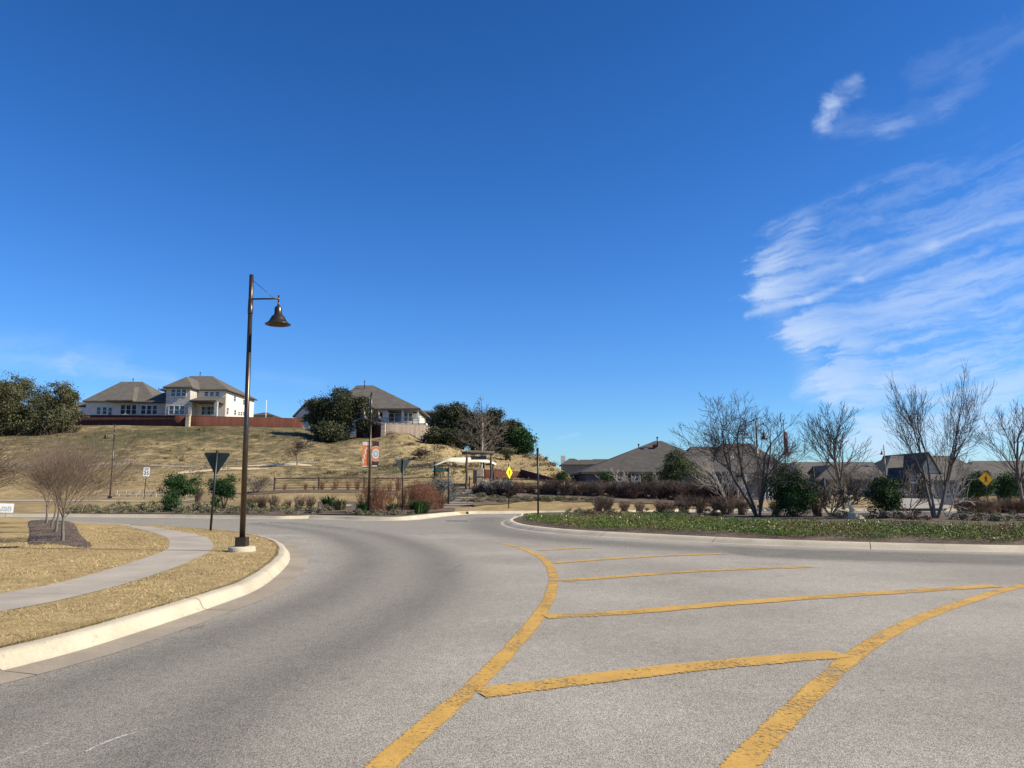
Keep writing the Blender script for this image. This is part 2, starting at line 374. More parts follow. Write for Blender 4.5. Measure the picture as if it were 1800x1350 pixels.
# ------------------------------------------------------------------ mesh helpers
def link(o, parent=None):
    COL.objects.link(o)
    if parent is not None: o.parent = parent
    return o
def tag(o, label=None, cat=None, group=None, kind=None):
    if label: o['label'] = label
    if cat: o['category'] = cat
    if group: o['group'] = group
    if kind: o['kind'] = kind
    return o
def thing(name, loc, label, cat, group=None, rz=0.):
    o = bpy.data.objects.new(name, None); o.empty_display_size = .2; o.location = loc; o.rotation_euler = (0, 0, rz)
    COL.objects.link(o); return tag(o, label, cat, group)
def npmesh(name, V, Fc, m, parent=None, col=None, smooth=False, cname='col'):
    V = np.asarray(V, dtype=np.float32); Fc = np.asarray(Fc, dtype=np.int32)
    me = bpy.data.meshes.new(name); k = Fc.shape[1]
    me.vertices.add(len(V)); me.vertices.foreach_set('co', V.ravel())
    me.loops.add(Fc.size); me.loops.foreach_set('vertex_index', Fc.ravel())
    me.polygons.add(len(Fc)); me.polygons.foreach_set('loop_start', np.arange(0, Fc.size, k, dtype=np.int32))
    me.polygons.foreach_set('loop_total', np.full(len(Fc), k, dtype=np.int32))
    if smooth: me.polygons.foreach_set('use_smooth', np.ones(len(Fc), dtype=bool))
    me.update(calc_edges=True); me.materials.append(m)
    if col is not None:
        a = me.color_attributes.new(cname, 'FLOAT_COLOR', 'POINT')
        c4 = np.ones((len(V), 4), dtype=np.float32); c4[:, :3] = col; a.data.foreach_set('color', c4.ravel())
    return link(bpy.data.objects.new(name, me), parent)
class MB:
    def __init__(s): s.v = []; s.f = []; s.sm = []
    def face(s, pts, sm=False):
        i = len(s.v); s.v += [tuple(p) for p in pts]; s.f.append(tuple(range(i, i + len(pts)))); s.sm.append(sm); return s
    def box(s, x0, x1, y0, y1, z0, z1):
        i = len(s.v); s.v += [(x, y, z) for z in (z0, z1) for y in (y0, y1) for x in (x0, x1)]
        for q in ((0, 2, 3, 1), (4, 5, 7, 6), (0, 1, 5, 4), (2, 6, 7, 3), (0, 4, 6, 2), (1, 3, 7, 5)): s.f.append(tuple(i + a for a in q)); s.sm.append(False)
        return s
    def obox(s, c, ux, uy, hx, hy, hz):
        c, ux, uy = Vector(c), Vector(ux).normalized(), Vector(uy).normalized(); uz = ux.cross(uy)
        i = len(s.v); s.v += [tuple(c + ux * a * hx + uy * b * hy + uz * g * hz) for g in (-1, 1) for b in (-1, 1) for a in (-1, 1)]
        for q in ((0, 2, 3, 1), (4, 5, 7, 6), (0, 1, 5, 4), (2, 6, 7, 3), (0, 4, 6, 2), (1, 3, 7, 5)): s.f.append(tuple(i + a for a in q)); s.sm.append(False)
        return s
    def tube(s, pts, rad, n=8, cap=True):
        pts = [Vector(p) for p in pts]
        if not hasattr(rad, '__len__'): rad = [rad] * len(pts)
        i0 = len(s.v); ref = Vector((.31, .95, .07))
        for k, p in enumerate(pts):
            t = (pts[min(k + 1, len(pts) - 1)] - pts[max(k - 1, 0)])
            if t.length < 1e-9: t = Vector((0, 0, 1))
            t.normalize(); u = t.cross(ref)
            if u.length < .2: u = t.cross(Vector((1, 0, 0)))
            u.normalize(); w = t.cross(u)
            for j in range(n):
                a = 2 * math.pi * j / n; s.v.append(tuple(p + (u * math.cos(a) + w * math.sin(a)) * rad[k]))
        for k in range(len(pts) - 1):
            for j in range(n):
                a, b = i0 + k * n + j, i0 + k * n + (j + 1) % n
                s.f.append((a, b, b + n, a + n)); s.sm.append(True)
        if cap:
            s.f.append(tuple(i0 + j for j in range(n))[::-1]); s.sm.append(False)
            e = i0 + (len(pts) - 1) * n; s.f.append(tuple(e + j for j in range(n))); s.sm.append(False)
        return s
    def lathe(s, prof, c=(0, 0, 0), n=24):
        i0 = len(s.v)
        for (r, z) in prof:
            for j in range(n):
                a = 2 * math.pi * j / n; s.v.append((c[0] + r * math.cos(a), c[1] + r * math.sin(a), c[2] + z))
        for k in range(len(prof) - 1):
            for j in range(n):
                a, b = i0 + k * n + j, i0 + k * n + (j + 1) % n
                s.f.append((a, b, b + n, a + n)); s.sm.append(True)
        return s
    def prism(s, poly, ux, uy, o, th):      # polygon in plane (ux, uy) at o, thick along the normal
        ux, uy, o = Vector(ux), Vector(uy), Vector(o); nn = ux.cross(uy).normalized() * (th / 2)
        a = [o + ux * p[0] + uy * p[1] + nn for p in poly]; b = [o + ux * p[0] + uy * p[1] - nn for p in poly]
        tris = tessellate_polygon([[Vector((p[0], p[1], 0)) for p in poly]])
        i = len(s.v); n = len(poly); s.v += [tuple(p) for p in a + b]
        for t in tris:
            s.f.append(tuple(i + k for k in t)); s.sm.append(False); s.f.append(tuple(i + n + k for k in t[::-1])); s.sm.append(False)
        for k in range(n):
            k2 = (k + 1) % n; s.f.append((i + k, i + k2, i + n + k2, i + n + k)); s.sm.append(False)
        return s
    def build(s, name, m, parent=None, bevel=0.):
        me = bpy.data.meshes.new(name); me.from_pydata(s.v, [], s.f); me.materials.append(m)
        me.polygons.foreach_set('use_smooth', s.sm); me.update()
        import bmesh
        bm = bmesh.new(); bm.from_mesh(me); bmesh.ops.recalc_face_normals(bm, faces=bm.faces); bm.to_mesh(me); bm.free()
        o = link(bpy.data.objects.new(name, me), parent)
        if bevel:
            bv = o.modifiers.new('bevel', 'BEVEL'); bv.width = bevel; bv.segments = 2; bv.limit_method = 'ANGLE'
        return o
def copy_tree(o, parent=None):
    c_ = o.copy(); COL.objects.link(c_)
    if parent is not None: c_.parent = parent
    for ch in [q for q in o.children]: copy_tree(ch, c_)
    return c_
def crom(pts, n=8, closed=False):
    pts = [Vector(p) for p in pts]; out = []; N = len(pts)
    rngk = range(N) if closed else range(N - 1)
    for k in rngk:
        g = (lambda i: pts[i % N]) if closed else (lambda i: pts[max(0, min(N - 1, i))])
        a, b, c_, d = g(k - 1), g(k), g(k + 1), g(k + 2)
        for j in range(n):
            t = j / n
            out.append(.5 * ((2 * b) + (c_ - a) * t + (2 * a - 5 * b + 4 * c_ - d) * t * t + (3 * b - a - 3 * c_ + d) * t ** 3))
    if not closed: out.append(pts[-1])
    return out
def normals2(pts, closed=False):
    N = len(pts); out = []
    for k in range(N):
        a = pts[(k - 1) % N] if closed or k > 0 else pts[0]; b = pts[(k + 1) % N] if closed or k < N - 1 else pts[-1]
        t = Vector((b.x - a.x, b.y - a.y, 0)).normalized(); out.append(Vector((t.y, -t.x, 0)))   # right of travel
    return out
def sweep(name, pts, prof, m, closed=False, kind='structure', zfn=None):
    """sweep a (offset to the right, z) profile along a plan polyline"""
    ns = normals2(pts, closed); V = []; Fc = []; k = len(prof)
    for p, n in zip(pts, ns):
        for (o, z) in prof:
            q = p + n * o; V.append((q.x, q.y, z + (zfn(p) if zfn else 0)))
    N = len(pts)
    for i in range(N if closed else N - 1):
        for j in range(k - 1):
            a, b = i * k + j, ((i + 1) % N) * k + j
            Fc.append((a, a + 1, b + 1, b))
    o = npmesh(name, V, Fc, m, smooth=True); return tag(o, kind=kind)
def ribbon(name, pts, w, m, z=.004, zfn=None, kind='structure'):
    ns = normals2(pts); V = []; ed = []; ws = w if hasattr(w, '__len__') else [w] * len(pts); cs = (-.5, -.25, .25, .5)
    for p, n, ww in zip(pts, ns, ws):
        for s_ in cs:
            q = p + n * ww * s_; V.append((q.x, q.y, (zfn(q.x, q.y) if zfn else 0) + z)); ed.append((abs(s_) * 2,) * 3)
    Fc = [(4 * i + k, 4 * i + k + 1, 4 * i + k + 5, 4 * i + k + 4) for i in range(len(pts) - 1) for k in range(3)]
    return tag(npmesh(name, V, Fc, m, col=np.array(ed), cname='edge'), kind=kind)
def flatpoly(name, pts, z, m, kind='structure', skirt=0.):
    tris = tessellate_polygon([[Vector((p.x, p.y, 0)) for p in pts]]); V = [(p.x, p.y, z) for p in pts]
    o = npmesh(name, V, [tuple(t) for t in tris], m)
    me = o.data
    if me.polygons[0].normal.z < 0: me.flip_normals()
    return tag(o, kind=kind) if kind else o
def inpoly(X, Y, poly):
    ins = np.zeros(X.shape, bool); n = len(poly); j = n - 1
    for i in range(n):
        xi, yi, xj, yj = poly[i].x, poly[i].y, poly[j].x, poly[j].y
        c_ = ((yi > Y) != (yj > Y)) & (X < (xj - xi) * (Y - yi) / ((yj - yi) or 1e-9) + xi); ins ^= c_; j = i
    return ins

# ================================================================== SETTING
# ground sheet to the horizon
g = MB(); g.face([(-3000, -1500, -.06), (3000, -1500, -.06), (3000, 3500, -.06), (-3000, 3500, -.06)])
tag(g.build('ground', M_lawn), kind='structure')
# hill terrain: starts at the back of the far kerb
pxs = np.concatenate([np.linspace(-1500, -60, 40), np.linspace(-40, 1840, 340), np.linspace(1870, 3000, 36)])
ts = np.concatenate([np.linspace(0, 1, 150)])
V = []; zone = []
for px in pxs:
    e = float(edge_d(px)); ds = np.concatenate([[e], np.linspace(e, 72, 34), np.linspace(72, 150, 96)[1:], [170, 200, 260, 400, 900, 2500]])
    for jj, d in enumerate(ds):
        p = T(px, d); V.append((p.x, p.y, p.z) if jj else (p.x, p.y - .02, -.05))
        straw = 1 - min(1, max(0, (d - (80 if px < 500 else 66)) / 8))
        if 640 < px < 760: straw = max(straw, .85 * max(0, 1 - abs(d - 106) / 6) * (1 if px > 680 else (px - 640) / 40))
        if px > 760: straw = max(straw, min(1, max(0, (px - 760) / 90)) * .8)
        gold = 0.
        if 690 < px < 1040 and d > 70: gold = .5 * min(1, (px - 690) / 60) * (1 if px > 780 or d > 92 else .25)
        zone.append((gold + .15 * (1 - min(1, max(0, (d - 95) / 12))), straw * .92, 0))
nd = len(ds); Fc = []
for i in range(len(pxs) - 1):
    for j in range(nd - 1):
        a = i * nd + j; Fc.append((a, a + nd, a + nd + 1, a + 1))
tag(npmesh('terrain', V, Fc, M_terrain, col=np.array(zone), cname='zone', smooth=True), kind='structure')

# ---- near verge on the left: back-of-kerb line
lawn_edge = [G(px, py, .15) for px, py in ((-900, 1290), (-500, 1225), (-200, 1180), (0, 1139), (153, 1102), (357, 1043), (430, 1017), (478, 985), (489, 968), (484, 955), (462, 945), (417, 935.5), (367, 930.5), (300, 926), (230, 922.5))]
edge1 = crom(lawn_edge, 10)
far_side = [G(px, py, .15) for px, py in ((180, 920), (125, 917), (60, 913), (0, 908.5), (-150, 903), (-400, 897))]
lawn_poly = edge1 + far_side + [Vector((-80, 36, 0)), Vector((-80, 0, 0)), Vector((-12, -2, 0))]
flatpoly('lawn', lawn_poly, .15, M_lawn)
kprof = [(0, .151), (.10, .153), (.145, .145), (.175, .125), (.20, .08), (.235, .025), (.27, .010), (.66, .004)]
kpath = crom([Vector((p.x, p.y, 0)) for p in lawn_edge + far_side], 10)
sweep('kerb', kpath, kprof[:7], M_curb)
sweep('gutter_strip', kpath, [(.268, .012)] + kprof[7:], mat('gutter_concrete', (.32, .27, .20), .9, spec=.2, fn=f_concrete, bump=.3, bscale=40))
# kerb joints and gutter joints
jm = MB(); acc = 0; ns = normals2(kpath); last = kpath[0]; nxt = 2.6
for p, n in zip(kpath, ns):
    acc += (p - last).length; last = p
    if acc > nxt and p.y < 30:
        nxt += 3.2
        for (a, b) in zip(kprof[:7], kprof[1:8]):
            t = Vector((-n.y, n.x, 0)) * .005
            A, B = p + n * a[0], p + n * b[0]
            jm.face([(A.x - t.x, A.y - t.y, a[1] + .0025), (A.x + t.x, A.y + t.y, a[1] + .0025), (B.x + t.x, B.y + t.y, b[1] + .0025), (B.x - t.x, B.y - t.y, b[1] + .0025)])
tag(jm.build('kerb_joints', M_joint), kind='structure')
# sidewalk across the verge
wl_ = [(-900, 1165), (-400, 1108), (0, 1043), (133, 1017), (277, 973), (297, 958), (286, 942), (227, 926), (200, 922)]
wr_ = [(-900, 1215), (-400, 1148), (0, 1075), (117, 1052), (247, 1018), (340, 984), (375, 960), (350, 940), (262, 925.5)]
WL = crom([G(a, b, .156) for a, b in wl_], 8); WR = crom([G(a, b, .156) for a, b in wr_], 8)
V = []; 
for a, b in zip(WL, WR): V += [(a.x, a.y, .157), (b.x, b.y, .157)]
tag(npmesh('sidewalk', V, [(2 * i, 2 * i + 1, 2 * i + 3, 2 * i + 2) for i in range(len(WL) - 1)], M_walk), kind='structure')
jm = MB()
for i in range(9, len(WL) - 2, 7):
    a = WL[i]; b = min(WR, key=lambda q: (q - a).length); t = Vector((-(b - a).y, (b - a).x, 0)).normalized() * .004
    jm.face([(a.x - t.x, a.y - t.y, .1605), (a.x + t.x, a.y + t.y, .1605), (b.x + t.x, b.y + t.y, .1605), (b.x - t.x, b.y - t.y, .1605)])
tag(jm.build('sidewalk_joints', M_joint), kind='structure')
walk_poly = WL + WR[::-1]
# mulch bed of the small trees
mb_pts = [G(px, py, .16) for px, py in ((52, 956), (95, 955), (158, 961), (140, 939), (122, 917), (55, 915), (53, 935))]
mbed = crom(mb_pts, 4, True); mid = sum(mbed, Vector()) / len(mbed)
V = []; n = len(mbed)
for k, (f, z) in enumerate(((1.02, .148), (1.0, .162), (.93, .175), (.5, .185), (.05, .19))):
    for p in mbed:
        q = mid + (p - mid) * f; V.append((q.x, q.y, z + .006 * math.sin(q.x * 7 + q.y * 3)))
Fc = [(k * n + i, k * n + (i + 1) % n, (k + 1) * n + (i + 1) % n, (k + 1) * n + i) for k in range(4) for i in range(n)]
tag(npmesh('mulch_bed', V, Fc, M_mulch, smooth=True), kind='structure')

# ---- roundabout island
isl_base = [G(px, py, 0) for px, py in ((930, 905), (900, 911), (881, 918), (886, 925), (910, 931), (965, 938), (1040, 943.5), (1167, 950.5), (1300, 957.5), (1400, 961.5), (1570, 967), (1800, 972), (2050, 972), (2350, 960), (2500, 940))]
back = [Vector((38, 36, 0)), Vector((30, 41, 0)), Vector((18, 43, 0)), Vector((8, 43, 0))]
isl = crom([Vector((p.x, p.y, 0)) for p in isl_base + back], 10, True)
iprof = [(0, .004), (-.12, .012), (-.16, .03), (-.24, .075), (-.33, .115), (-.42, .142), (-.54, .152), (-.55, .10)]
area = sum(a.x * b.y - b.x * a.y for a, b in zip(isl, isl[1:] + isl[:1]))
iprof = [(o * (1 if area > 0 else -1), z) for o, z in iprof]
sweep('island_kerb', isl, iprof, M_conc, closed=True)
ns = normals2(isl, True); sg = 1 if area > 0 else -1
def inset(dist): return [p - n * dist * sg for p, n in zip(isl, ns)]
jm = MB(); acc = 0; last = isl[0]; nxt = 4.
for p, nn in zip(isl, ns):
    acc += (p - last).length; last = p
    if acc > nxt and p.y < 36:
        nxt += 4.2
        for (a, b) in zip(iprof[0:6], iprof[1:7]):
            t = Vector((-nn.y, nn.x, 0)) * .008; A, B = p + nn * a[0], p + nn * b[0]
            jm.face([(A.x - t.x, A.y - t.y, a[1] + .003), (A.x + t.x, A.y + t.y, a[1] + .003), (B.x + t.x, B.y + t.y, b[1] + .003), (B.x - t.x, B.y - t.y, b[1] + .003)])
tag(jm.build('island_kerb_joints', M_joint), kind='structure')
icent = Vector((19, 31, 0)); rim = inset(.50)
V = []; n = len(rim); rings = ((1, .13), (.93, .20), (.8, .27), (.6, .33), (.3, .38), (.02, .40))
for f, z in rings:
    for p in rim:
        q = icent + (p - icent) * f; V.append((q.x, q.y, z))
Fc = [(k * n + i, k * n + (i + 1) % n, (k + 1) * n + (i + 1) % n, (k + 1) * n + i) for k in range(len(rings) - 1) for i in range(n)]
tag(npmesh('island_mulch', V, Fc, M_mulch, smooth=True), kind='structure')
def Iz(x, y):   # island mound height
    p = Vector((x, y, 0)) - icent; a = math.atan2(p.y, p.x)
    q = min(rim, key=lambda r: abs((math.atan2(r.y - icent.y, r.x - icent.x) - a + math.pi) % (2 * math.pi) - math.pi))
    f = p.length / max(.1, (q - icent).length)
    return float(np.interp(f, [r[0] for r in rings][::-1], [r[1] for r in rings][::-1]))
def I(px, py):
    z = .3
    for _ in range(4): p = G(px, py, z); z = Iz(p.x, p.y)
    return Vector((p.x, p.y, z))

# ---- road
xs = np.concatenate([np.linspace(-90, -16, 40), np.linspace(-15.6, 26, 140), np.linspace(27, 90, 40)])
ys = np.concatenate([np.linspace(-30, 0, 12), np.linspace(.4, 40, 130), np.linspace(41, 66, 25)])
XX, YY = np.meshgrid(xs, ys, indexing='ij')
V = np.stack([XX, YY, np.zeros_like(XX)], -1).reshape(-1, 3)
def dist_poly(X, Y, pts):
    D = np.full(X.shape, 1e9)
    for a, b in zip(pts[:-1], pts[1:]):
        dx, dy = b.x - a.x, b.y - a.y; L = dx * dx + dy * dy + 1e-9
        t = np.clip(((X - a.x) * dx + (Y - a.y) * dy) / L, 0, 1)
        D = np.minimum(D, np.hypot(X - a.x - t * dx, Y - a.y - t * dy))
    return D
lane = crom([G(px, py) for px, py in ((-300, 1500), (60, 1330), (260, 1220), (480, 1130), (640, 1060), (700, 1010), (690, 965), (600, 935), (480, 920))], 6)
ringl = crom([G(px, py) for px, py in ((2100, 990), (1800, 985), (1600, 979), (1400, 973), (1250, 966), (1100, 957), (980, 948), (900, 938), (850, 925), (860, 910))], 6)
d1, d2 = dist_poly(V[:, 0], V[:, 1], lane), dist_poly(V[:, 0], V[:, 1], ringl)
wear = .50 * np.exp(-(d1 / 2.1) ** 2) + .62 * np.exp(-(d2 / 1.5) ** 2) + .12
wear += .55 * np.exp(-(d2 / 1.3) ** 2) * (V[:, 0] > 5.5)
wear += .20 * np.exp(-((d1 - .85) / .32) ** 2) - .10 * np.exp(-((d1 - 0.) / .3) ** 2) - .16 * np.exp(-((d1 - 2.3) / .5) ** 2)
wear = np.where(V[:, 1] > 26, np.maximum(wear, .45), wear)
nx, ny = len(xs), len(ys)
idx = np.arange(nx * ny).reshape(nx, ny)
Fc = np.stack([idx[:-1, :-1], idx[1:, :-1], idx[1:, 1:], idx[:-1, 1:]], -1).reshape(-1, 4)
tag(npmesh('road', V, Fc, M_asph, col=np.stack([wear] * 3, -1), cname='wear'), kind='structure')

# ---- road markings
def mark(name, pix, w, m, z=.004, n=6):
    pts = crom([G(a, b) for a, b in pix], n); return ribbon(name, pts, w, m, z)
mark('yellow_line', ((560, 1450), (668, 1350), (745, 1281), (818, 1219), (880, 1160), (925, 1110), (950, 1078), (968, 1045), (973, 1015), (966, 995), (950, 979), (925, 967), (897, 958), (878, 955)), .195, M_yel)
mark('yellow_line', ((1190, 1460), (1298, 1350), (1380, 1265), (1440, 1207), (1497, 1157), (1560, 1115), (1630, 1082), (1720, 1051), (1800, 1029), (1950, 1003), (2150, 985)), .215, M_yel, z=.0045)
for k, (pix, w) in enumerate((([(842, 1219), (1000, 1199), (1200, 1175), (1400, 1157), (1478, 1150)], .33),
               ([(958, 1085), (1100, 1077), (1300, 1060), (1500, 1046), (1640, 1037), (1750, 1030)], .33),
               ([(984, 1022), (1100, 1013), (1250, 1003), (1425, 996.5)], .30),
               ([(975, 990), (1100, 981), (1200, 976), (1270, 974)], .26),
               ([(948, 968), (990, 965), (1040, 963)], .24))):
    mark('yellow_line', pix, w, M_yel, z=.008)
mark('faint_yellow_line', ((1430, 996), (1520, 992), (1600, 988.5), (1800, 985)), .16, paint_mat('faded_yellow_paint', (.50, .34, .12), .50, .62), z=.006)
mark('white_line', ((430, 916), (500, 921), (600, 924), (690, 928), (718, 932), (722, 936), (700, 937.5), (640, 933.5), (560, 928), (490, 923.5)), .16, M_wht)
for a in (((734, 938.5), (741, 940)), ((746, 940.5), (753, 942)), ((761, 943), (772, 944.5)), ((783, 946), (794, 947.5)), ((810, 949), (825, 950)), ((845, 952), (862, 953))):
    mark('white_line', a, .26, M_wht, n=2)
mark('white_line', ((-120, 1400), (0, 1340), (60, 1316), (110, 1298), (160, 1282)), .05, M_wht)
mark('white_line', ((150, 1322), (200, 1300), (260, 1282)), .03, M_wht)
# ---- far kerbs
def px_edge(px): e = float(edge_d(px)); return Vector(((px - 900) / F * e * cp, e, 0))
def kerb(name, pts):
    sweep(name, pts, [(-.05, .12), (0, .158), (.13, .16), (.16, .145), (.19, .02), (.6, .006)], M_curb)
fk = crom([px_edge(p) for p in range(-900, 621, 10)], 1); kerb('far_kerb', fk)
fk2 = crom([px_edge(px) for px in range(820, 2301, 10)], 1); kerb('far_kerb', fk2)
ribbon('kerb_return', crom([T(516, 44), T(545, 45.4), T(580, 47.4), T(615, 49)], 6), .55, M_curb, z=.07, zfn=Tx)
# splitter island with planting, in front of the terrain edge
spl = crom([G(px, py, .15) for px, py in ((535, 906.0), (563, 906.8), (600, 907.5), (650, 909), (700, 909), (735, 906), (765, 903), (800, 900), (832, 898.6), (856, 897.9))], 6)
spb = [Vector((p.x + .2, p.y + 5.5, 0)) for p in spl]
sweep('splitter_kerb', [Vector((p.x, p.y, 0)) for p in spl], [(-.4, .13), (-.2, .165), (.13, .165), (.18, .15), (.24, .02), (.75, .006)], M_curb)
spo = [Vector((p.x, p.y, 0)) for p in spl] + spb[::-1]
flatpoly('splitter_bed', spo, .16, M_mulch)
# landing and small walk at the steps
flatpoly('landing', [G(748, 902.5, .15), G(800, 898.4, .15), G(828, 896.4, .15), G(831, 894.5, .15), G(768, 894.5, .15)], .172, M_walk)

def drape(name, pxr, dn, df, m, nx=60, ny=8, z=.03, kind='structure'):
    V = []; A = np.linspace(pxr[0], pxr[1], nx)
    for px in A:
        a, b = dn(px) if callable(dn) else dn, df(px) if callable(df) else df
        for d in np.linspace(a, b, ny): V.append(tuple(T(px, float(d), z)))
    Fc = [(i * ny + j, (i + 1) * ny + j, (i + 1) * ny + j + 1, i * ny + j + 1) for i in range(nx - 1) for j in range(ny - 1)]
    return tag(npmesh(name, V, Fc, m, smooth=True), kind=kind)
wob = lambda px, a=.5: a * math.sin(px * .035) + a * .5 * math.sin(px * .11 + 1)
drape('mulch_strip', (115, 560), lambda p: edge_d(p) + .35, lambda p: min(edge_d(p) + .8 + (p - 100) / 40 + wob(p), edge_d(p) + 8.5 + wob(p)), M_mulch, 90)
drape('mulch_bank', (790, 1330), lambda p: 49.2 + min(4.6, (p - 790) / 34) * .8 + wob(p, .3), lambda p: 58.5 + wob(p, .5), M_mulch, 120, 12, z=.05)
drape('mulch_strip', (560, 800), lambda p: edge_d(p) + .5, lambda p: 50.5 + wob(p), M_mulch, 60, 6, z=.045)
drape('mulch_strip', (430, 700), 55.5, lambda p: 58 + wob(p, .3), M_mulch, 60)
drape('far_sidewalk', (-500, 345), lambda p: 57.6 + (p - 100) * -.006, lambda p: 59.6 + (p - 100) * -.006, M_walk, 70, 3, z=.035)
drape('caliche_patch', (312, 470), lambda p: 80.6 + wob(p, .25), lambda p: 81.3 + 1.6 * math.sin(max(0, min(1, (p - 312) / 158)) * math.pi) + wob(p * 2.3, .3), M_rock, 60, 3, z=.06)
drape('caliche_patch', (430, 548), lambda p: 83.6 + wob(p, .25), lambda p: 84.2 + 2.2 * math.sin(max(0, min(1, (p - 430) / 118)) ** 1.6 * math.pi) + wob(p * 2.1, .25), M_rock, 60, 3, z=.06)
drape('dirt_path', (-300, 560), lambda p: 86.5 + wob(p, .8), lambda p: 87.9 + wob(p, .8), mat('path_dirt', (.27, .22, .16), 1, var=.3, vscale=1.2), 90, 3, z=.04)
# exit street on the right
drape('exit_street', (1560, 1668), lambda p: edge_d(p) - .8, lambda p: 88, M_asph, 8, 26, z=.03)
drape('exit_sidewalk', (1678, 1712), lambda p: edge_d(p) + 1.6, lambda p: 88, M_walk, 4, 20, z=.03)
drape('cross_walk_pavement', (1540, 1760), lambda p: 89.5, lambda p: 92.5, M_walk, 10, 3, z=.035)
drape('exit_sidewalk', (1440, 1556), lambda p: 56, lambda p: 57.6, M_walk, 10, 3, z=.035)

# ================================================================== TEXT
def text(name, s, size, m, parent, loc, rot=(R(90), 0, 0), bold=0.0, sx=1.):
    cu = bpy.data.curves.new(name, 'FONT'); cu.body = s; cu.size = size; cu.align_x = 'CENTER'; cu.align_y = 'CENTER'; cu.extrude = .002; cu.offset = bold; cu.space_line = .9
    o = bpy.data.objects.new('tmp', cu); COL.objects.link(o)
    me = bpy.data.meshes.new_from_object(o.evaluated_get(bpy.context.evaluated_depsgraph_get()))
    bpy.data.objects.remove(o); me.name = name; me.materials.clear(); me.materials.append(m)
    q = link(bpy.data.objects.new(name, me), parent); q.location = loc; q.rotation_euler = rot; q.scale = (sx, 1, 1); return q

# ================================================================== FOLIAGE + TREES
def leaf_cloud(blobs, n, size, cols, seed=0, clump=.25, nclump=None, flat=0., up=0.):
    """random leaf faces gathered in clumps over the blobs; returns V, F, C"""
    r = np.random.default_rng(seed); B = np.array(blobs, float); w = (B[:, 3] * B[:, 4] * B[:, 5]) ** .7; w /= w.sum()
    nclump = nclump or max(8, n // 45); bi = r.choice(len(B), nclump, p=w)
    d = r.normal(size=(nclump, 3)); d /= np.linalg.norm(d, axis=1)[:, None]
    rad = r.uniform(.45, 1.0, (nclump, 1)) ** .6
    Cc = B[bi, :3] + d * rad * B[bi, 3:6]
    cb = r.uniform(.65, 1.3, nclump); hue = r.uniform(0, 1, nclump)
    ci = r.integers(0, nclump, n); cs = clump * r.uniform(.6, 1.3, nclump)
    Pn = Cc[ci] + r.normal(size=(n, 3)) * cs[ci][:, None] * np.array([1, 1, .7])
    a = r.normal(size=(n, 3)); a /= np.linalg.norm(a, axis=1)[:, None]
    if up: a = a * (1 - up) + np.array([0, 0, up]); a /= np.linalg.norm(a, axis=1)[:, None]
    b = np.cross(a, r.normal(size=(n, 3))); b /= np.linalg.norm(b, axis=1)[:, None] + 1e-9
    s = size * r.uniform(.55, 1.3, (n, 1)); wd = .55
    V = np.stack([Pn - a * s * .5, Pn + b * s * wd * .5, Pn + a * s * .5, Pn - b * s * wd * .5], 1).reshape(-1, 3)
    Fq = np.arange(n * 4).reshape(n, 4)
    cols = np.array(cols, float); k = (hue[ci] * .6 + r.uniform(0, .4, n)) * (len(cols) - 1); k0 = np.floor(k).astype(int).clip(0, len(cols) - 2); t = (k - k0)[:, None]
    C = (cols[k0] * (1 - t) + cols[k0 + 1] * t) * (cb[ci] * r.uniform(.75, 1.25, n))[:, None]
    return V, Fq, np.repeat(C, 4, axis=0)
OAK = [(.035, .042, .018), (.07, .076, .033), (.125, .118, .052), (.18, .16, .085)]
def chips(name, poly, n, z, size, label, spill=.12):
    xs_, ys_ = [q.x for q in poly], [q.y for q in poly]; r = np.random.default_rng(77); X = r.uniform(min(xs_) - .2, max(xs_) + .2, n); Y = r.uniform(min(ys_) - .2, max(ys_) + .2, n)
    ok = inpoly(X + r.normal(0, spill * .5, n), Y + r.normal(0, spill * .5, n), poly); X, Y = X[ok], Y[ok]; n = len(X)
    a = r.normal(size=(n, 3)); a[:, 2] *= .35; a /= np.linalg.norm(a, axis=1)[:, None]; b = np.cross(a, r.normal(size=(n, 3)) * .3 + np.array([0, 0, 1])); b /= np.linalg.norm(b, axis=1)[:, None]
    s_ = size * r.uniform(.5, 1.4, (n, 1)); Pn = np.stack([X, Y, z + r.uniform(-.005, .02, n)], -1); V = np.stack([Pn - a * s_, Pn + b * s_ * .35, Pn + a * s_, Pn - b * s_ * .35], 1).reshape(-1, 3)
    pal = np.array([(.06, .042, .03), (.13, .10, .075), (.22, .175, .13), (.30, .25, .19)]); C = pal[r.integers(0, 4, n)] * r.uniform(.75, 1.2, (n, 1))
    return tag(npmesh(name, V, np.arange(n * 4).reshape(n, 4), M_leaf, None, np.repeat(C, 4, axis=0)), label, 'mulch', kind='stuff')
chips('bark_chips', mbed, 26000, .172, .028, 'loose bark chips over the left mulch bed')
GREEN = [(.012, .035, .010), (.03, .075, .018), (.06, .12, .03)]
SAGE = [(.12, .125, .105), (.20, .20, .175), (.28, .275, .24)]
RUST = [(.07, .035, .026), (.135, .062, .038), (.22, .11, .06)]
OLIVE = [(.06, .06, .025), (.14, .14, .06), (.24, .22, .11)]
BURG = [(.045, .022, .02), (.085, .042, .034), (.13, .07, .05)]
def foliage(name, blobs, n, size, cols, parent, seed=0, **k):
    V, Fq, C = leaf_cloud(blobs, n, size, cols, seed, **k)
    return npmesh(name, V, Fq, M_leaf, parent, C)
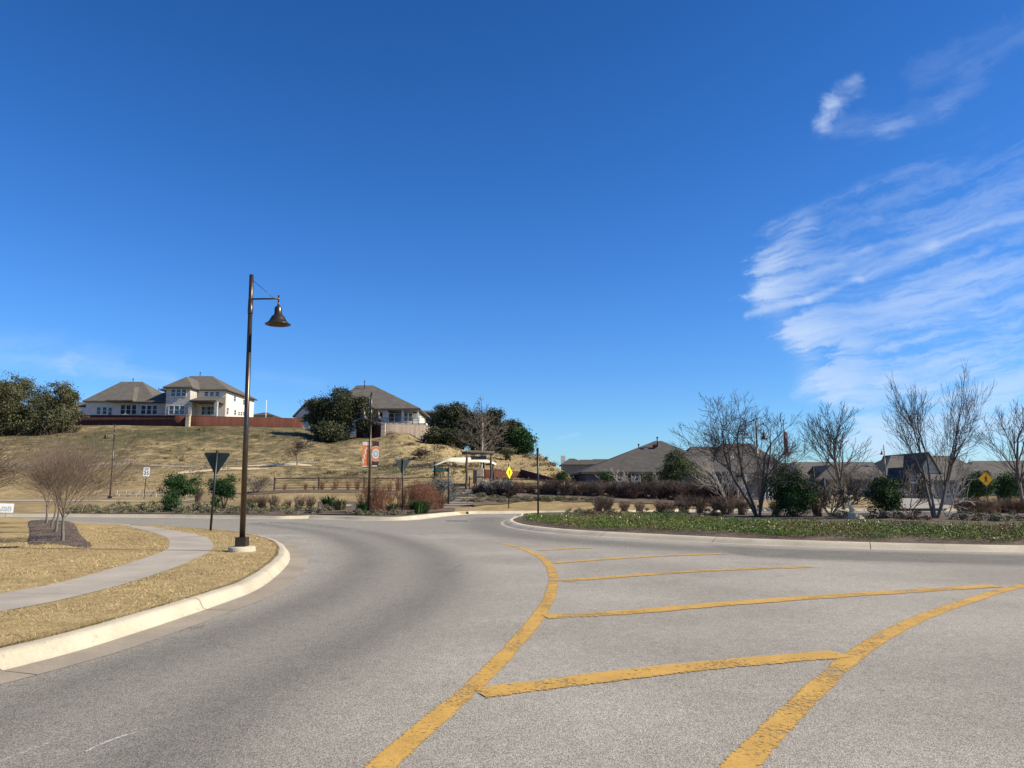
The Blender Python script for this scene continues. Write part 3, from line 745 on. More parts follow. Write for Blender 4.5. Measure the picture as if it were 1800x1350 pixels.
def grow(seed, h, r0, trunks=1, spread=.6, levels=4, kids=(5, 5, 4, 3), fork=.3, twist=.22, upw=.15, ratio=.62, minr=.007, sides=5, base_spread=.1, lean=(0, 0)):
    """bare branching; returns (MB trunk, MB crown) in local coordinates, about h tall"""
    rd = random.Random(seed); tr, cr = MB(), MB()
    def rv(): return Vector((rd.gauss(0, 1), rd.gauss(0, 1), rd.gauss(0, .7)))
    def branch(p, d, L, r, lev):
        nseg = 5 if lev == 0 else (4 if lev < 3 else 3); pts = [p]; rr = [r]; dd = d.normalized()
        end = .5 if lev == 0 else .35
        for k in range(nseg):
            dd = (dd + rv() * twist * (.35 if lev == 0 else .55) + Vector((0, 0, upw * (.5 if lev == 0 else 1)))).normalized()
            pts.append(pts[-1] + dd * (L / nseg)); rr.append(max(minr * .8, r * (1 - (1 - end) * (k + 1) / nseg)))
        (tr if lev == 0 else cr).tube(pts, rr, sides if lev < 2 else (4 if lev == 2 else 3), cap=False)
        if lev >= levels: return
        if lev < levels: branch(pts[-1], dd, L * ratio * .75, rr[-1] * .95, lev + 1)
        kn = kids[min(lev, len(kids) - 1)]
        for j in range(kn):
            t = (fork + (1 - fork) * (j + rd.random()) / kn) if lev == 0 else (.18 + .82 * (j + rd.random()) / kn)
            x = t * nseg; i = min(int(x), nseg - 1); q = pts[i].lerp(pts[i + 1], x - i); ax = (pts[i + 1] - pts[i]).normalized()
            side = ax.cross(rv()); side.normalize()
            sp2 = spread * rd.uniform(.7, 1.3)
            nd_ = (ax * math.cos(sp2) + side * math.sin(sp2))
            branch(q, nd_, L * ratio * rd.uniform(.7, 1.15) * (1.15 - .35 * t), max(minr, rr[min(i + 1, nseg)] * rd.uniform(.5, .68)), lev + 1)
    for k in range(trunks):
        a = 2 * math.pi * (k + rd.random() * .6) / trunks; sp0 = base_spread * rd.uniform(.7, 1.3) if trunks > 1 else 0
        d = Vector((math.cos(a) * sp0 + lean[0], math.sin(a) * sp0 * .7 + lean[1], 1))
        o = Vector((math.cos(a), math.sin(a), 0)) * (r0 * 1.1 if trunks > 1 else 0)
        branch(o, d, h * (.5 if trunks == 1 else rd.uniform(.42, .56)), r0 * (1 if trunks == 1 else rd.uniform(.75, 1)), 0)
    return tr, cr
def fit(mbs, x0, x1, ztop, ydepth=None):
    allv = [v for m_ in mbs for v in m_.v]; xs_ = [v[0] for v in allv]
    xs_.sort(); zs_ = sorted(v[2] for v in allv); a, b, zt = xs_[int(len(xs_) * .004)], xs_[int(len(xs_) * .996)], zs_[int(len(zs_) * .995)]; sz = ztop / zt
    for m_ in mbs:
        nv = []
        for (x, y, z) in m_.v:
            k = min(1., max(0., z / (zt * .35)))            # the base keeps its place and thickness
            sxl, sxr = abs(x0 / a) if a < 0 else 1, abs(x1 / b) if b > 0 else 1
            s_ = sxl if x < 0 else sxr; s_ = 1 + (s_ - 1) * k
            sy = 1 + ((sxl + sxr) / 2 - 1) * k
            nv.append((x * s_, y * sy, z * sz))
        m_.v = nv
def bare_tree(name, loc, label, cat, pxl, pxr, pyt, mt, mc, group=None, pts=None, **kw):
    d = loc.y; k = d * cp / F * 1.0
    h = P(900, pyt, d).z - loc.z; pxc = 900 + loc.x / (d * cp) * F
    tr, cr = grow(h=h, **kw); fit((tr, cr), (pxl - pxc) * k, (pxr - pxc) * k, h)
    t = thing(name, loc, label, cat, group)
    tr.build('trunk', mt, t); cr.build('crown', mc, t)
    return t

# ---- foreground lamp
def bell(mb, c, s=1.):
    prof = [(.018, .10), (.03, .012), (.05, .004), (.075, -.02), (.088, -.06), (.089, -.19), (.102, -.195), (.102, -.215), (.125, -.225), (.155, -.26), (.185, -.32), (.212, -.37), (.25, -.405), (.297, -.43), (.300, -.445), (.285, -.44), (.24, -.41), (.18, -.34), (.10, -.24), (.01, -.22)]
    mb.lathe([(a * s, b * s) for a, b in prof], c, 32)
def street_lamp(loc, H, label, group, arms=((1, 0),), lean=0., armz=.60, scale=1., armlen=.67, basebox=True):
    t = thing('street_lamp', loc, label, 'street lamp', group); t.rotation_euler = (0, lean, 0)
    if basebox:
        fb = MB(); fb.lathe([(0, .11), (.27, .11), (.30, .09), (.31, -.05)], (0, 0, 0), 28); fb.build('footing', M_conc, t)
        bb = MB(); bb.box(-.125, .125, -.125, .125, .11, .32); bb.build('base_cover', M_bronze, t, bevel=.012)
    else:
        bb = MB(); bb.box(-.13, .13, -.13, .13, 0, .2); bb.build('base_cover', M_bronze, t, bevel=.01)
    za = H - armz
    p = MB(); p.tube([(0, 0, .1), (0, 0, za - .36)], [.066, .052], 16)
    p.tube([(0, 0, za - .36), (0, 0, za - .34), (0, 0, za - .01)], [.060, .062, .056], 16); p.tube([(0, 0, za - .01), (0, 0, za + .02), (0, 0, H)], [.056, .052, .050], 16)
    p.build('pole', M_bronze, t)
    for (dx, dy) in arms:
        u = Vector((dx, dy, 0)).normalized(); e = u * armlen
        a = MB(); a.tube([u * .04 + Vector((0, 0, za)), e + Vector((0, 0, za))], .021, 10); a.tube([e + Vector((0, 0, za - .13)), e + Vector((0, 0, za + .08))], .020, 10); a.build('arm', M_bronze, t)
        b = MB(); b.tube([u * .05 + Vector((0, 0, za + .45)), e * .83 + Vector((0, 0, za + .01))], .006, 6); b.build('brace_rod', M_bronze, t)
        s_ = MB(); bell(s_, e + Vector((0, 0, za - .19))); s_.build('bell_shade', M_bronze, t)
        l = MB(); l.lathe([(.02, 0), (.045, -.05), (.04, -.12), (.0, -.14)], e + Vector((0, 0, za - .42)), 14); l.build('bulb', M_signw, t)
    return t
lp = G(425, 969, .15); Hl = P(437, 483, lp.y).z - .15
street_lamp(lp, Hl, 'tall bronze street lamp with one bell shade, nearest on the grass verge', 'bell street lamps', lean=R(-1.3) * -1 * -.6)
# distant lamps
l2 = T(193, 64); street_lamp(l2, 6.3, 'small distant bell lamp beside the far sidewalk on the left', 'bell street lamps', arms=((-1, -.2),), basebox=False)
l3 = Vector((P(648, 890, 40.3).x, 40.3, .16)); H3 = P(648, 690, 40.3).z - .16
L3 = street_lamp(l3, H3, 'twin bell street lamp with two banners on the planted splitter island', 'bell street lamps', arms=((1, .35), (-1, -.25)), armz=.85, armlen=.40, basebox=False)
L3.rotation_euler = (0, 0, R(10))
l4 = P(1335, 880, 50); l4 = Vector((l4.x, 50, .25)); street_lamp(l4, P(1331, 740, 50).z - .25, 'bell street lamp seen through the bare tree beyond the island', 'bell street lamps', arms=((1, 0),), basebox=False, armlen=.5)
l5 = Vector((P(1560, 880, 96).x, 96, .2)); street_lamp(l5, P(1555, 782, 96).z - .2, 'very small lamp top showing above the brown roof on the right', 'bell street lamps', arms=((-1, 0),), basebox=False, armlen=.3)
# banners on the twin lamp (local coordinates)
def zl(py): return P(648, py, 40.3).z - .16
k3 = 40.3 * cp / F
for s_, x0, x1, name in ((-1, -13.5 * k3, -2.2 * k3, 'left'), (1, 3.4 * k3, 15.2 * k3, 'right')):
    za, zb = zl(776), zl(817.5 if s_ < 0 else 819); w = x1 - x0
    b = MB(); b.box(x0, x1, -.006, .006, zb, za); bo = b.build('banner', M_orange if s_ < 0 else M_brown, L3)
    bo['label'] = 'orange and white script banner' if s_ < 0 else 'brown banner with round emblem'
    r_ = MB(); r_.tube([(0, 0, za + .02), (x0 if s_ < 0 else x1, 0, za + .02)], .012, 6); r_.build('banner_bracket', M_bronze, L3); r_ = MB(); r_.tube([(0, 0, zb - .12), (x0 if s_ < 0 else x1, 0, zb - .12)], .012, 6); r_.build('banner_bracket', M_bronze, L3)
    e = MB()
    if s_ < 0:
        e.box(x0 + .01, x1 - .005, -.011, -.008, zl(783), zl(777))
        q = [(x0 + .03 + .06 * t * 3 + .035 * math.sin(t * 22), 0, zb + .08 + (zl(785) - zb - .12) * t) for t in np.linspace(0, 1, 40)]
        for a_, b_ in zip(q[:-1], q[1:]):
            e.face([(a_[0] - .03, -.0105, a_[2]), (a_[0] + .04, -.0105, a_[2]), (b_[0] + .04, -.0105, b_[2]), (b_[0] - .03, -.0105, b_[2])])
        e.build('banner_print', M_bannerw, bo)
        e2 = MB(); e2.box(x0 + .03, x1 - .06, -.008, .008, zb - .09, zb - .03); e2.build('name_strip', M_bannerw, bo)
    else:
        cz, rr = (zl(784) + zl(811)) / 2, (zl(784) - zl(811)) / 2; cx_ = x0 + w * .56
        for rad, m_, yy in ((rr, M_bannerw, -.009), (rr * .93, M_orange, -.011), (rr * .66, M_bannerw, -.013), (rr * .40, M_teal, -.015), (rr * .28, M_bannerw, -.017)):
            poly = []
            for a in np.linspace(0, 2 * math.pi, 48, endpoint=False):
                poly.append((max(x0, min(x1, cx_ + rad * math.cos(a) * (.95 if rad > rr * .7 else .7))), cz + rad * math.sin(a)))
            pm = MB(); pm.face([(a, yy, b_) for a, b_ in poly]); pm.build('emblem', m_, bo)
        e.box(x0 + .02, x1 - .08, -.010, -.007, zb - .03, zb + .03); e.build('name_strip', M_bannerw, bo)

# ---- signs
def post_mesh(h, w=.03, m=M_black, tp=None, lean=0.): b = MB(); b.tube([(0, 0, -.1), (0, 0, h)], w, 12); return b
def yield_back(loc, px, pyt, label, yaw, s=.91, lean=0., w=.038):
    t = thing('yield_sign', loc, label, 'road sign', 'yield signs seen from behind', rz=yaw)
    H = P(px, pyt, loc.y).z - loc.z; t.rotation_euler = (0, lean, yaw)
    post_mesh(H, w).build('post', M_black, t)
    r = .045; hh = s * .866; top = H - .07
    poly = []
    for cx_, cz, a0 in ((-s / 2 + r * 1.7, -r, 90), (s / 2 - r * 1.7, -r, -30), (0, -hh + r * 1.9, 210)):
        for a in np.linspace(a0 + 120 if cx_ < 0 and a0 == 90 else a0 + 120, a0, 6): poly.append((cx_ + r * math.cos(R(a)), cz + r * math.sin(R(a))))
    pl = MB(); pl.prism(poly, (1, 0, 0), (0, 0, 1), (0, .045, top), .006); pl.build('plate', M_dgreen, t)
    br = MB(); br.box(-.05, .05, .028, .04, top - .16, top - .12); br.build('clamp', M_black, t); br = MB(); br.box(-.05, .05, .028, .04, top - .56, top - .52); br.build('clamp', M_black, t)
    return t
yield_back(G(370, 933, .15), 378, 792, 'black backed triangular yield sign on the dry grass behind the near lamp', R(6), lean=R(1.6))
yb = Vector((P(707, 890, 41.4).x, 41.4, .16)); yield_back(yb, 707, 806, 'smaller triangular yield sign back standing among the splitter island plants', R(38), s=.96)
# speed limit sign
sl_ = T(253, 63); t = thing('speed_limit_sign', sl_, 'white speed limit sign on a thin post beside the far sidewalk', 'road sign'); t.rotation_euler = (0, R(1.5), R(22))
Hs = P(256, 821, 63).z - sl_.z
post_mesh(Hs + .02, .03).build('post', M_black, t)
b = MB(); b.box(-.275, .275, -.045, -.036, Hs - .8, Hs); b.build('border_panel', M_black, t); b = MB(); b.box(-.25, .25, -.055, -.047, Hs - .775, Hs - .025); pn = b.build('panel', M_signw, t)
text('lettering', 'SPEED\nLIMIT', .13, M_ink, pn, (0, -.058, Hs - .19), sx=.95); text('lettering', '35', .42, M_ink, pn, (0, -.058, Hs - .52), bold=.008)
# lawn sign
ls = G(9, 909, .15); ls = Vector((ls.x, ls.y, .15)); t = thing('lawn_sign', ls, 'small white lawn sign on a wire stake at the left edge', 'sign'); t.rotation_euler = (0, R(2), R(24))
z0_, z1_ = P(9, 901, ls.y).z - .15, P(9, 885, ls.y).z - .15; hw = 10.8 * ls.y / F
b = MB(); b.tube([(0, .012, -.1), (0, .012, z1_ - .06)], .008, 6); b.tube([(-hw * .7, .012, z1_ - .05), (hw * .7, .012, z1_ - .05)], .006, 6); b.build('wire_stake', M_bronze, t)
b = MB(); b.box(-hw, hw, -.006, .004, z0_, z1_); pn = b.build('panel', M_signw, t)
text('lettering', 'SALES\nEVENT', .15, mat('teal_ink', (.10, .2, .26), .6), pn, (0, -.009, z0_ + .17), sx=1.1)
# pedestrian signs
def ped_fig(s):
    q = MB()
    def part(pts): q.prism(pts, (1, 0, 0), (0, 0, 1), (0, 0, 0), .004)
    c_ = [(0.02 * s + .055 * s * math.cos(a), .27 * s + .06 * s * math.sin(a)) for a in np.linspace(0, 6.28, 12, endpoint=False)]; part(c_)
    part([(-.07 * s, .18 * s), (.06 * s, .19 * s), (.075 * s, -.04 * s), (-.05 * s, -.05 * s)])
    part([(-.05 * s, -.03 * s), (.03 * s, -.03 * s), (-.10 * s, -.33 * s), (-.17 * s, -.30 * s)])
    part([(.0 * s, -.03 * s), (.075 * s, -.03 * s), (.16 * s, -.31 * s), (.08 * s, -.34 * s)])
    part([(-.06 * s, .18 * s), (-.03 * s, .13 * s), (-.12 * s, .0 * s), (-.18 * s, .02 * s)])
    part([(.04 * s, .17 * s), (.07 * s, .12 * s), (.17 * s, .03 * s), (.19 * s, .07 * s)])
    return q
def diamond(loc, px, pyc, half, label, m, yaw=0., fig=True, back=False, ext=.05, name='pedestrian_sign', hpost=None):
    t = thing(name, loc, label, 'road sign', 'diamond signs', rz=yaw); zc = P(px, pyc, loc.y).z - loc.z
    post_mesh(zc + half + ext, .032).build('post', M_black, t)
    def dia(h, r=.04):
        pts = []
        for a0 in (90, 0, -90, -180):
            cx_, cz = (h - r * 1.41) * math.cos(R(a0)), (h - r * 1.41) * math.sin(R(a0))
            for a in np.linspace(a0 + 45, a0 - 45, 4): pts.append((cx_ + r * math.cos(R(a)), cz + r * math.sin(R(a))))
        return pts
    y0 = .05 if back else -.05
    b = MB(); b.prism(dia(half), (1, 0, 0), (0, 0, 1), (0, y0, zc), .006); b.build('back_plate', M_black, t)
    if not back:
        b = MB(); b.prism(dia(half * .95), (1, 0, 0), (0, 0, 1), (0, y0 - .006, zc), .004); b.build('panel', m, t)
        b = MB()
        for (ax, az_), (bx, bz) in zip(dia(half * .88, .03), dia(half * .88, .03)[1:] + dia(half * .88, .03)[:1]):
            b.tube([(ax, y0 - .009, zc + az_), (bx, y0 - .009, zc + bz)], .006, 4, cap=False)
        b.build('border', M_ink, t)
        f = ped_fig(half * 1.25).build('walking_figure', M_ink, t); f.location = (0, y0 - .011, zc)
    return t
dn = T(894, 49.5); diamond(dn, 894, 830.5, .46, 'narrow looking bright yellow crossing sign standing before the brown bank', M_signyg, yaw=R(60), ext=.12)
ds_ = T(1737, 50); diamond(ds_, 1737, 841.5, .53, 'amber diamond crossing sign with a walking figure on the right', M_signy, yaw=R(-4), ext=.0)
d1_ = T(1434, 51); diamond(d1_, 1432, 831.5, .46, 'dark back of a diamond sign above the round evergreen bush', M_black, back=True, ext=0, name='warning_sign')
d2_ = T(1452, 56); diamond(d2_, 1450, 849, .44, 'lower dark diamond sign back right of the round evergreen bush', M_black, back=True, ext=0, name='warning_sign')
# black pole with a sign seen edge on
bp = I(946, 909.5); t = thing('keep_right_sign', bp, 'tall black post with its sign turned edge on, at the island tip', 'road sign'); Hb = P(945.5, 787, bp.y).z - bp.z
post_mesh(Hb, .045).build('post', M_black, t); b = MB(); b.box(-.055, -.047, -.32, .32, Hb - .85, Hb - .03); b.build('plate', M_black, t)
# street name sign
sn = T(788, 50.5); t = thing('street_name_sign', sn, 'green street name blade reaching left from a black post by the steps', 'street sign'); Hn = P(788, 822, 50.5).z - sn.z; k5 = 50.5 / F
post_mesh(Hn, .055).build('post', M_black, t)
zb_, zt_ = P(788, 829, 50.5).z - sn.z, P(788, 823.2, 50.5).z - sn.z
b = MB(); b.box(-25 * k5, -.05, -.02, .02, zb_, zt_); bl = b.build('frame', M_black, t)
b = MB(); b.box(-24 * k5, -.10, -.03, -.022, zb_ + .04, zt_ - .04); bl = b.build('blade', M_signg, t)
b = MB(); rx = random.Random(3); x = -21 * k5
while x < -.22:
    w_ = rx.uniform(.03, .06); b.box(x, x + w_ * .7, -.034, -.0315, zb_ + .09, zt_ - .09 + rx.uniform(-.02, 0)); x += w_ + .02
b.box(-21 * k5, -.2, -.033, -.0315, zb_ + .085, zb_ + .095); b.build('lettering', mat('pale_mark', (.25, .45, .38), .6), bl)

# ---- pergola gate, shade sail, steps, rails
pg = T(838, 56.5); t = thing('log_gate', pg, 'rustic log gateway with a hanging navy board above the stone steps', 'gateway')
k6 = 56.5 * cp / F; zz = lambda py: P(838, py, 56.5).z - pg.z
for px in (820, 863):
    x = (px - 838) * k6; b = MB(); q = [(x + .03 * math.sin(k * 1.9 + px), 0, zz(866) + (zz(797) - zz(866)) * k / 6) for k in range(7)]; b.tube(q, [.11, .10, .105, .09, .1, .085, .09], 10); b.build('post', M_wood, t)
b = MB(); b.tube([(-26.5 * k6, 0, zz(797)), (-8 * k6, .03, zz(796.3)), (10 * k6, -.02, zz(796.5)), (30.5 * k6, 0, zz(796.2))], [.10, .11, .10, .12], 10); b.build('top_log', M_wood, t)
b = MB(); b.tube([(-26 * k6, .25, zz(795)), (31 * k6, .25, zz(794.6))], .08, 8); b.build('top_log', M_wood, t)
b = MB(); b.box(-10.5 * k6, 17 * k6, -.04, .04, zz(808), zz(802)); hb = b.build('hanging_board', M_navy, t)
b = MB()
for x in (-4 * k6, 8 * k6): b = MB(); b.tube([(x, 0, zz(802)), (x, 0, zz(797.5))], .012, 5); b.build('chain', M_black, hb)
b = MB(); x = -8.8 * k6
while x < 15.3 * k6: w_ = rx.uniform(.05, .11); b.box(x, x + w_ * .75, -.046, -.0425, zz(806.3), zz(804.2)); x += w_
b.build('lettering', mat('dim_mark', (.10, .12, .17), .6), hb)
# shade sail
ss_ = T(815, 66); t = thing('shade_sail', ss_, 'cream canvas shade canopy on dark posts behind the log gateway', 'canopy'); k7 = 66 * cp / F; zs = lambda py: P(815, py, 66).z - ss_.z
top = [(-50, 814.5), (-42, 812.5), (-26, 804.5), (-22, 803.4), (0, 803), (25, 804.5), (45, 809), (56, 814)]
V = []; Fc = []
for j, (dy, dz) in enumerate(((0, 0), (-2.0, -.18), (-3.6, -.62))):
    for (x, py) in top:
        zz0 = zs(py)
        V.append((x * k7 * (1 + .02 * j), dy + 1.5, zz0 + dz * (.35 + .65 * (1 - abs(x) / 60)) ))
n = len(top)
for j in range(2):
    for i in range(n - 1): a = j * n + i; Fc.append((a, a + 1, a + n + 1, a + n))
sa = npmesh('canopy', V, Fc, M_sail, t, smooth=True); so_ = sa.modifiers.new('s', 'SOLIDIFY'); so_.thickness = .03
for x, pyb, pyt in ((-51.5, 840, 811), (35, 848, 810), (52, 840, 813)):
    b = MB(); b.tube([(x * k7, 0, zs(pyb + 12)), (x * k7, 0, zs(pyt))], .09, 8); b.build('post', M_black, t)
for xa, xb, py in ((-52, -31, 815), (38, 57, 816.5)):
    b = MB(); b.tube([(xa * k7, 0, zs(py)), (xb * k7, 0, zs(py - 1.5))], .09, 6); b.build('beam', M_wood, t)
# stone monument + small board
mo = T(838, 62); t = thing('stone_pillar', mo, 'pale limestone pillar with a grey panel left of the red fence', 'pillar'); k8 = 62 / F
b = MB(); b.box(0, .55, 0, .5, -.3, P(838, 823, 62).z - mo.z); b.build('pillar', M_stone, t, bevel=.02)
b = MB(); b.box(-.32, -.02, .1, .14, .3, P(838, 824, 62).z - mo.z - .1); b.build('panel', M_greysid, t)
# steps
st0 = T(800, 49.2); t = thing('stone_steps', T(790, 49), 'weathered stone steps climbing the bank to the log gateway', 'steps')
for i in range(8):
    f = i / 7; py = 891 - 4.3 * i; d = 49.4 + i * .85; q = P(0, py, d); z = q.z - t.location.z
    pxl, pxr = 778 + 5.6 * i, 828 + 2.0 * i; xl, xr = P(pxl, py, d).x - t.location.x, P(pxr, py, d).x - t.location.x
    b = MB(); b.box(xl, xr, d - 49, d - 49 + .95, z - .35, z); b.build('step', M_walk if i % 2 else M_conc, t, bevel=.03)
# handrail by gate
t = thing('stair_rail', T(834, 55.5), 'dark brown rail with a diagonal brace beside the gateway post', 'railing')
b = MB(); k = 55.5 / F
for x in (-10, -1, 2): b.box(x * k, x * k + .09, 0, .09, -.2, 1.15)
b.box(2 * k, 16 * k, .01, .08, 1.05, 1.15); b.tube([(2 * k, .05, 0), (16 * k, .05, 1.1)], .045, 6); b.build('rail', M_woodr, t)
# dark ranch rail fence along the left of the steps
def rail_fence(pts, label, h=1.05, step=2.2, m=M_woodr):
    t = thing('rail_fence', pts[0], label, 'fence'); o = Vector(pts[0]); r1, r2, wm = MB(), MB(), MB(); L = 0; tot = sum((b - a).length for a, b in zip(pts[:-1], pts[1:]))
    r1.tube([p - o + Vector((0, 0, h)) for p in pts], .032, 6); r2.tube([p - o + Vector((0, 0, .12)) for p in pts], .03, 6)
    r1.build('top_rail', m, t); r2.build('bottom_rail', m, t)
    for q in range(4): wm.tube([p - o + Vector((0, 0, .3 + .2 * q)) for p in pts], .008, 4)
    wm.build('wires', m, t)
    for a, b in zip(pts[:-1], pts[1:]):
        n_ = max(1, int((b - a).length / step))
        for k in range(n_):
            p = a.lerp(b, k / n_) - o; q = MB(); q.box(p.x - .06, p.x + .06, p.y - .06, p.y + .06, p.z - .3, p.z + h + .12); q.build('post', M_wood, t)
    return t
rail_fence([T(px, 58.5, .05) for px in (482, 560, 640, 700, 762, 800)], 'long dark rail fence along the dry grass left of the steps', h=.85)
rail_fence([T(px, 60.5, .05) for px in (885, 960, 1040, 1110, 1180)], 'dark rail fence behind the brown hedge right of the gateway', h=.8)
# red-brown fence behind the gateway
def board_fence(name, A, B, ha, hb_, m, label, post=2.4, pm=None, cap=True):
    t = thing(name, A, label, 'fence'); u = (B - A); L = math.hypot(u.x, u.y); t.rotation_euler = (0, 0, math.atan2(u.y, u.x))
    n_ = max(2, int(L / 2.0)); V = []; Fc = []
    for k in range(n_ + 1):
        f = k / n_; zg = B.z * f + A.z * (1 - f); P0 = A.lerp(B, f)
        zb = (min(Tx(P0.x, P0.y), zg) if P0.y > 60 else zg) - A.z - .15; ztop = zg - A.z + ha * (1 - f) + hb_ * f
        V += [(L * f, -.02, zb), (L * f, -.02, ztop), (L * f, .02, zb), (L * f, .02, ztop)]
    for k in range(n_):
        a = 4 * k; b = a + 4; Fc += [(a, b, b + 1, a + 1), (a + 2, a + 3, b + 3, b + 2), (a + 1, b + 1, b + 3, a + 3)]
    Fc += [(0, 1, 3, 2), (a + 4, a + 6, a + 7, a + 5)]
    npmesh('boards', V, Fc, m, t)
    pmb = MB(); 
    tr_ = MB(); tr_.tube([(0, 0, ha + .03), (L, 0, B.z - A.z + hb_ + .03)], .045, 4); tr_.build('cap_rail', m, t)
    for k in range(int(L / post) + 1):
        x = k * post; f = x / L; z = (B.z - A.z) * f
        q = MB(); q.box(x - .05, x + .05, .025, .12, z - .2, z + ha * (1 - f) + hb_ * f - .02); q.build('post', pm or m, t)
    return t
board_fence('board_fence', T(842, 72), T(915, 76), P(0, 826, 72).z - T(842, 72).z, P(0, 830, 76).z - T(915, 76).z, M_redf, 'red brown board fence just right of the limestone pillar')
board_fence('board_fence', T(915, 76.2), T(985, 70), P(0, 826, 76).z - T(915, 76).z, P(0, 845, 70).z - T(985, 70).z, M_redf, 'red brown board fence section falling towards the right below the golden slope')
# hilltop fences
def TP(px, d): return T(px, d)
A = TP(88, 126); B_ = TP(326, 118)
board_fence('hill_fence', A, B_, P(0, 730, 126).z - A.z, P(0, 730.5, 118).z - B_.z, M_redf, 'long shaded red brown fence on the hilltop below the left house')
A2, B2 = TP(334, 118), TP(532, 128)
board_fence('hill_fence', A2, B2, P(0, 731.5, 118).z - A2.z, P(0, 736, 128).z - B2.z, M_redf, 'sunlit red brown fence on the hilltop right of the stone column')
A3, B3 = TP(626, 113), TP(672, 108.5)
board_fence('hill_fence', A3, B3, P(0, 744, 113).z - A3.z, P(0, 744, 108.5).z - B3.z, M_redf, 'short red brown fence between the oak clump and the pale stone column')
A4, B4 = TP(677, 108), TP(757, 116)
board_fence('hill_fence', A4, B4, P(0, 745.5, 108).z - A4.z, P(0, 748, 116).z - B4.z, M_greyf, 'weathered grey board fence above the golden mound')
for px, pyt, d, lab in ((330, 730.5, 117.7, 'pale stone column joining the two long hilltop fences'), (673.5, 745, 107.7, 'pale stone column at the end of the grey board fence')):
    p = T(px, d); b = MB(); hh = P(0, pyt, d).z - p.z; b.box(-.3, .3, -.3, .3, -.4, hh); b.box(-.36, .36, -.36, .36, hh, hh + .1)
    o = b.build('stone_column', M_stone, bevel=.02); o.location = p; tag(o, lab, 'column', 'stone fence columns')
# retaining wall of limestone blocks
t = thing('retaining_wall', T(165, 66.8), 'low dry stacked limestone wall behind the speed limit sign', 'wall'); o0 = t.location.copy(); b = MB(); rx = random.Random(5)
for row in range(2):
    px = 160 + row * 12
    while px < 318:
        w_ = rx.uniform(9, 16); p = T(px, 66.9); q = T(px + w_ - .7, 66.9); dz = .02 + row * .27
        if not (row == 1 and px < 190): b.box(p.x - o0.x, q.x - o0.x, rx.uniform(-.05, .05) + row * .08, .6, p.z - o0.z + dz - .15, p.z - o0.z + dz + .26)
        px += w_
b.build('blocks', M_rock, t, bevel=.03)

# ================================================================== HOUSES
def hip(mb, x0, x1, y0, y1, ze, rise, rx0, rx1, ov=.45, ry=None, th=.22):
    x0 -= ov; x1 += ov; y0 -= ov; y1 += ov; ym = (y0 + y1) / 2 if ry is None else ry
    lo = [(x0, y0, ze), (x1, y0, ze), (x1, y1, ze), (x0, y1, ze)]; hi = [(a, b, ze + th) for a, b, _ in lo]
    r0, r1 = (rx0, ym, ze + rise), (rx1, ym, ze + rise)
    mb.face(lo[::-1])
    for i in range(4): j = (i + 1) % 4; mb.face([lo[i], lo[j], hi[j], hi[i]])
    mb.face([hi[0], hi[1], r1, r0]); mb.face([hi[2], hi[3], r0, r1]); mb.face([hi[1], hi[2], r1]); mb.face([hi[3], hi[0], r0]); return mb
def hipy(mb, x0, x1, y0, y1, ze, rise, ry0, ry1, ov=.45, th=.22):   # ridge along y
    x0 -= ov; x1 += ov; y0 -= ov; y1 += ov; xm = (x0 + x1) / 2
    lo = [(x0, y0, ze), (x1, y0, ze), (x1, y1, ze), (x0, y1, ze)]; hi = [(a, b, ze + th) for a, b, _ in lo]
    r0, r1 = (xm, ry0, ze + rise), (xm, ry1, ze + rise)
    mb.face(lo[::-1])
    for i in range(4): j = (i + 1) % 4; mb.face([lo[i], lo[j], hi[j], hi[i]])
    mb.face([hi[0], hi[1], r0]); mb.face([hi[1], hi[2], r1, r0]); mb.face([hi[2], hi[3], r1]); mb.face([hi[3], hi[0], r0, r1]); return mb
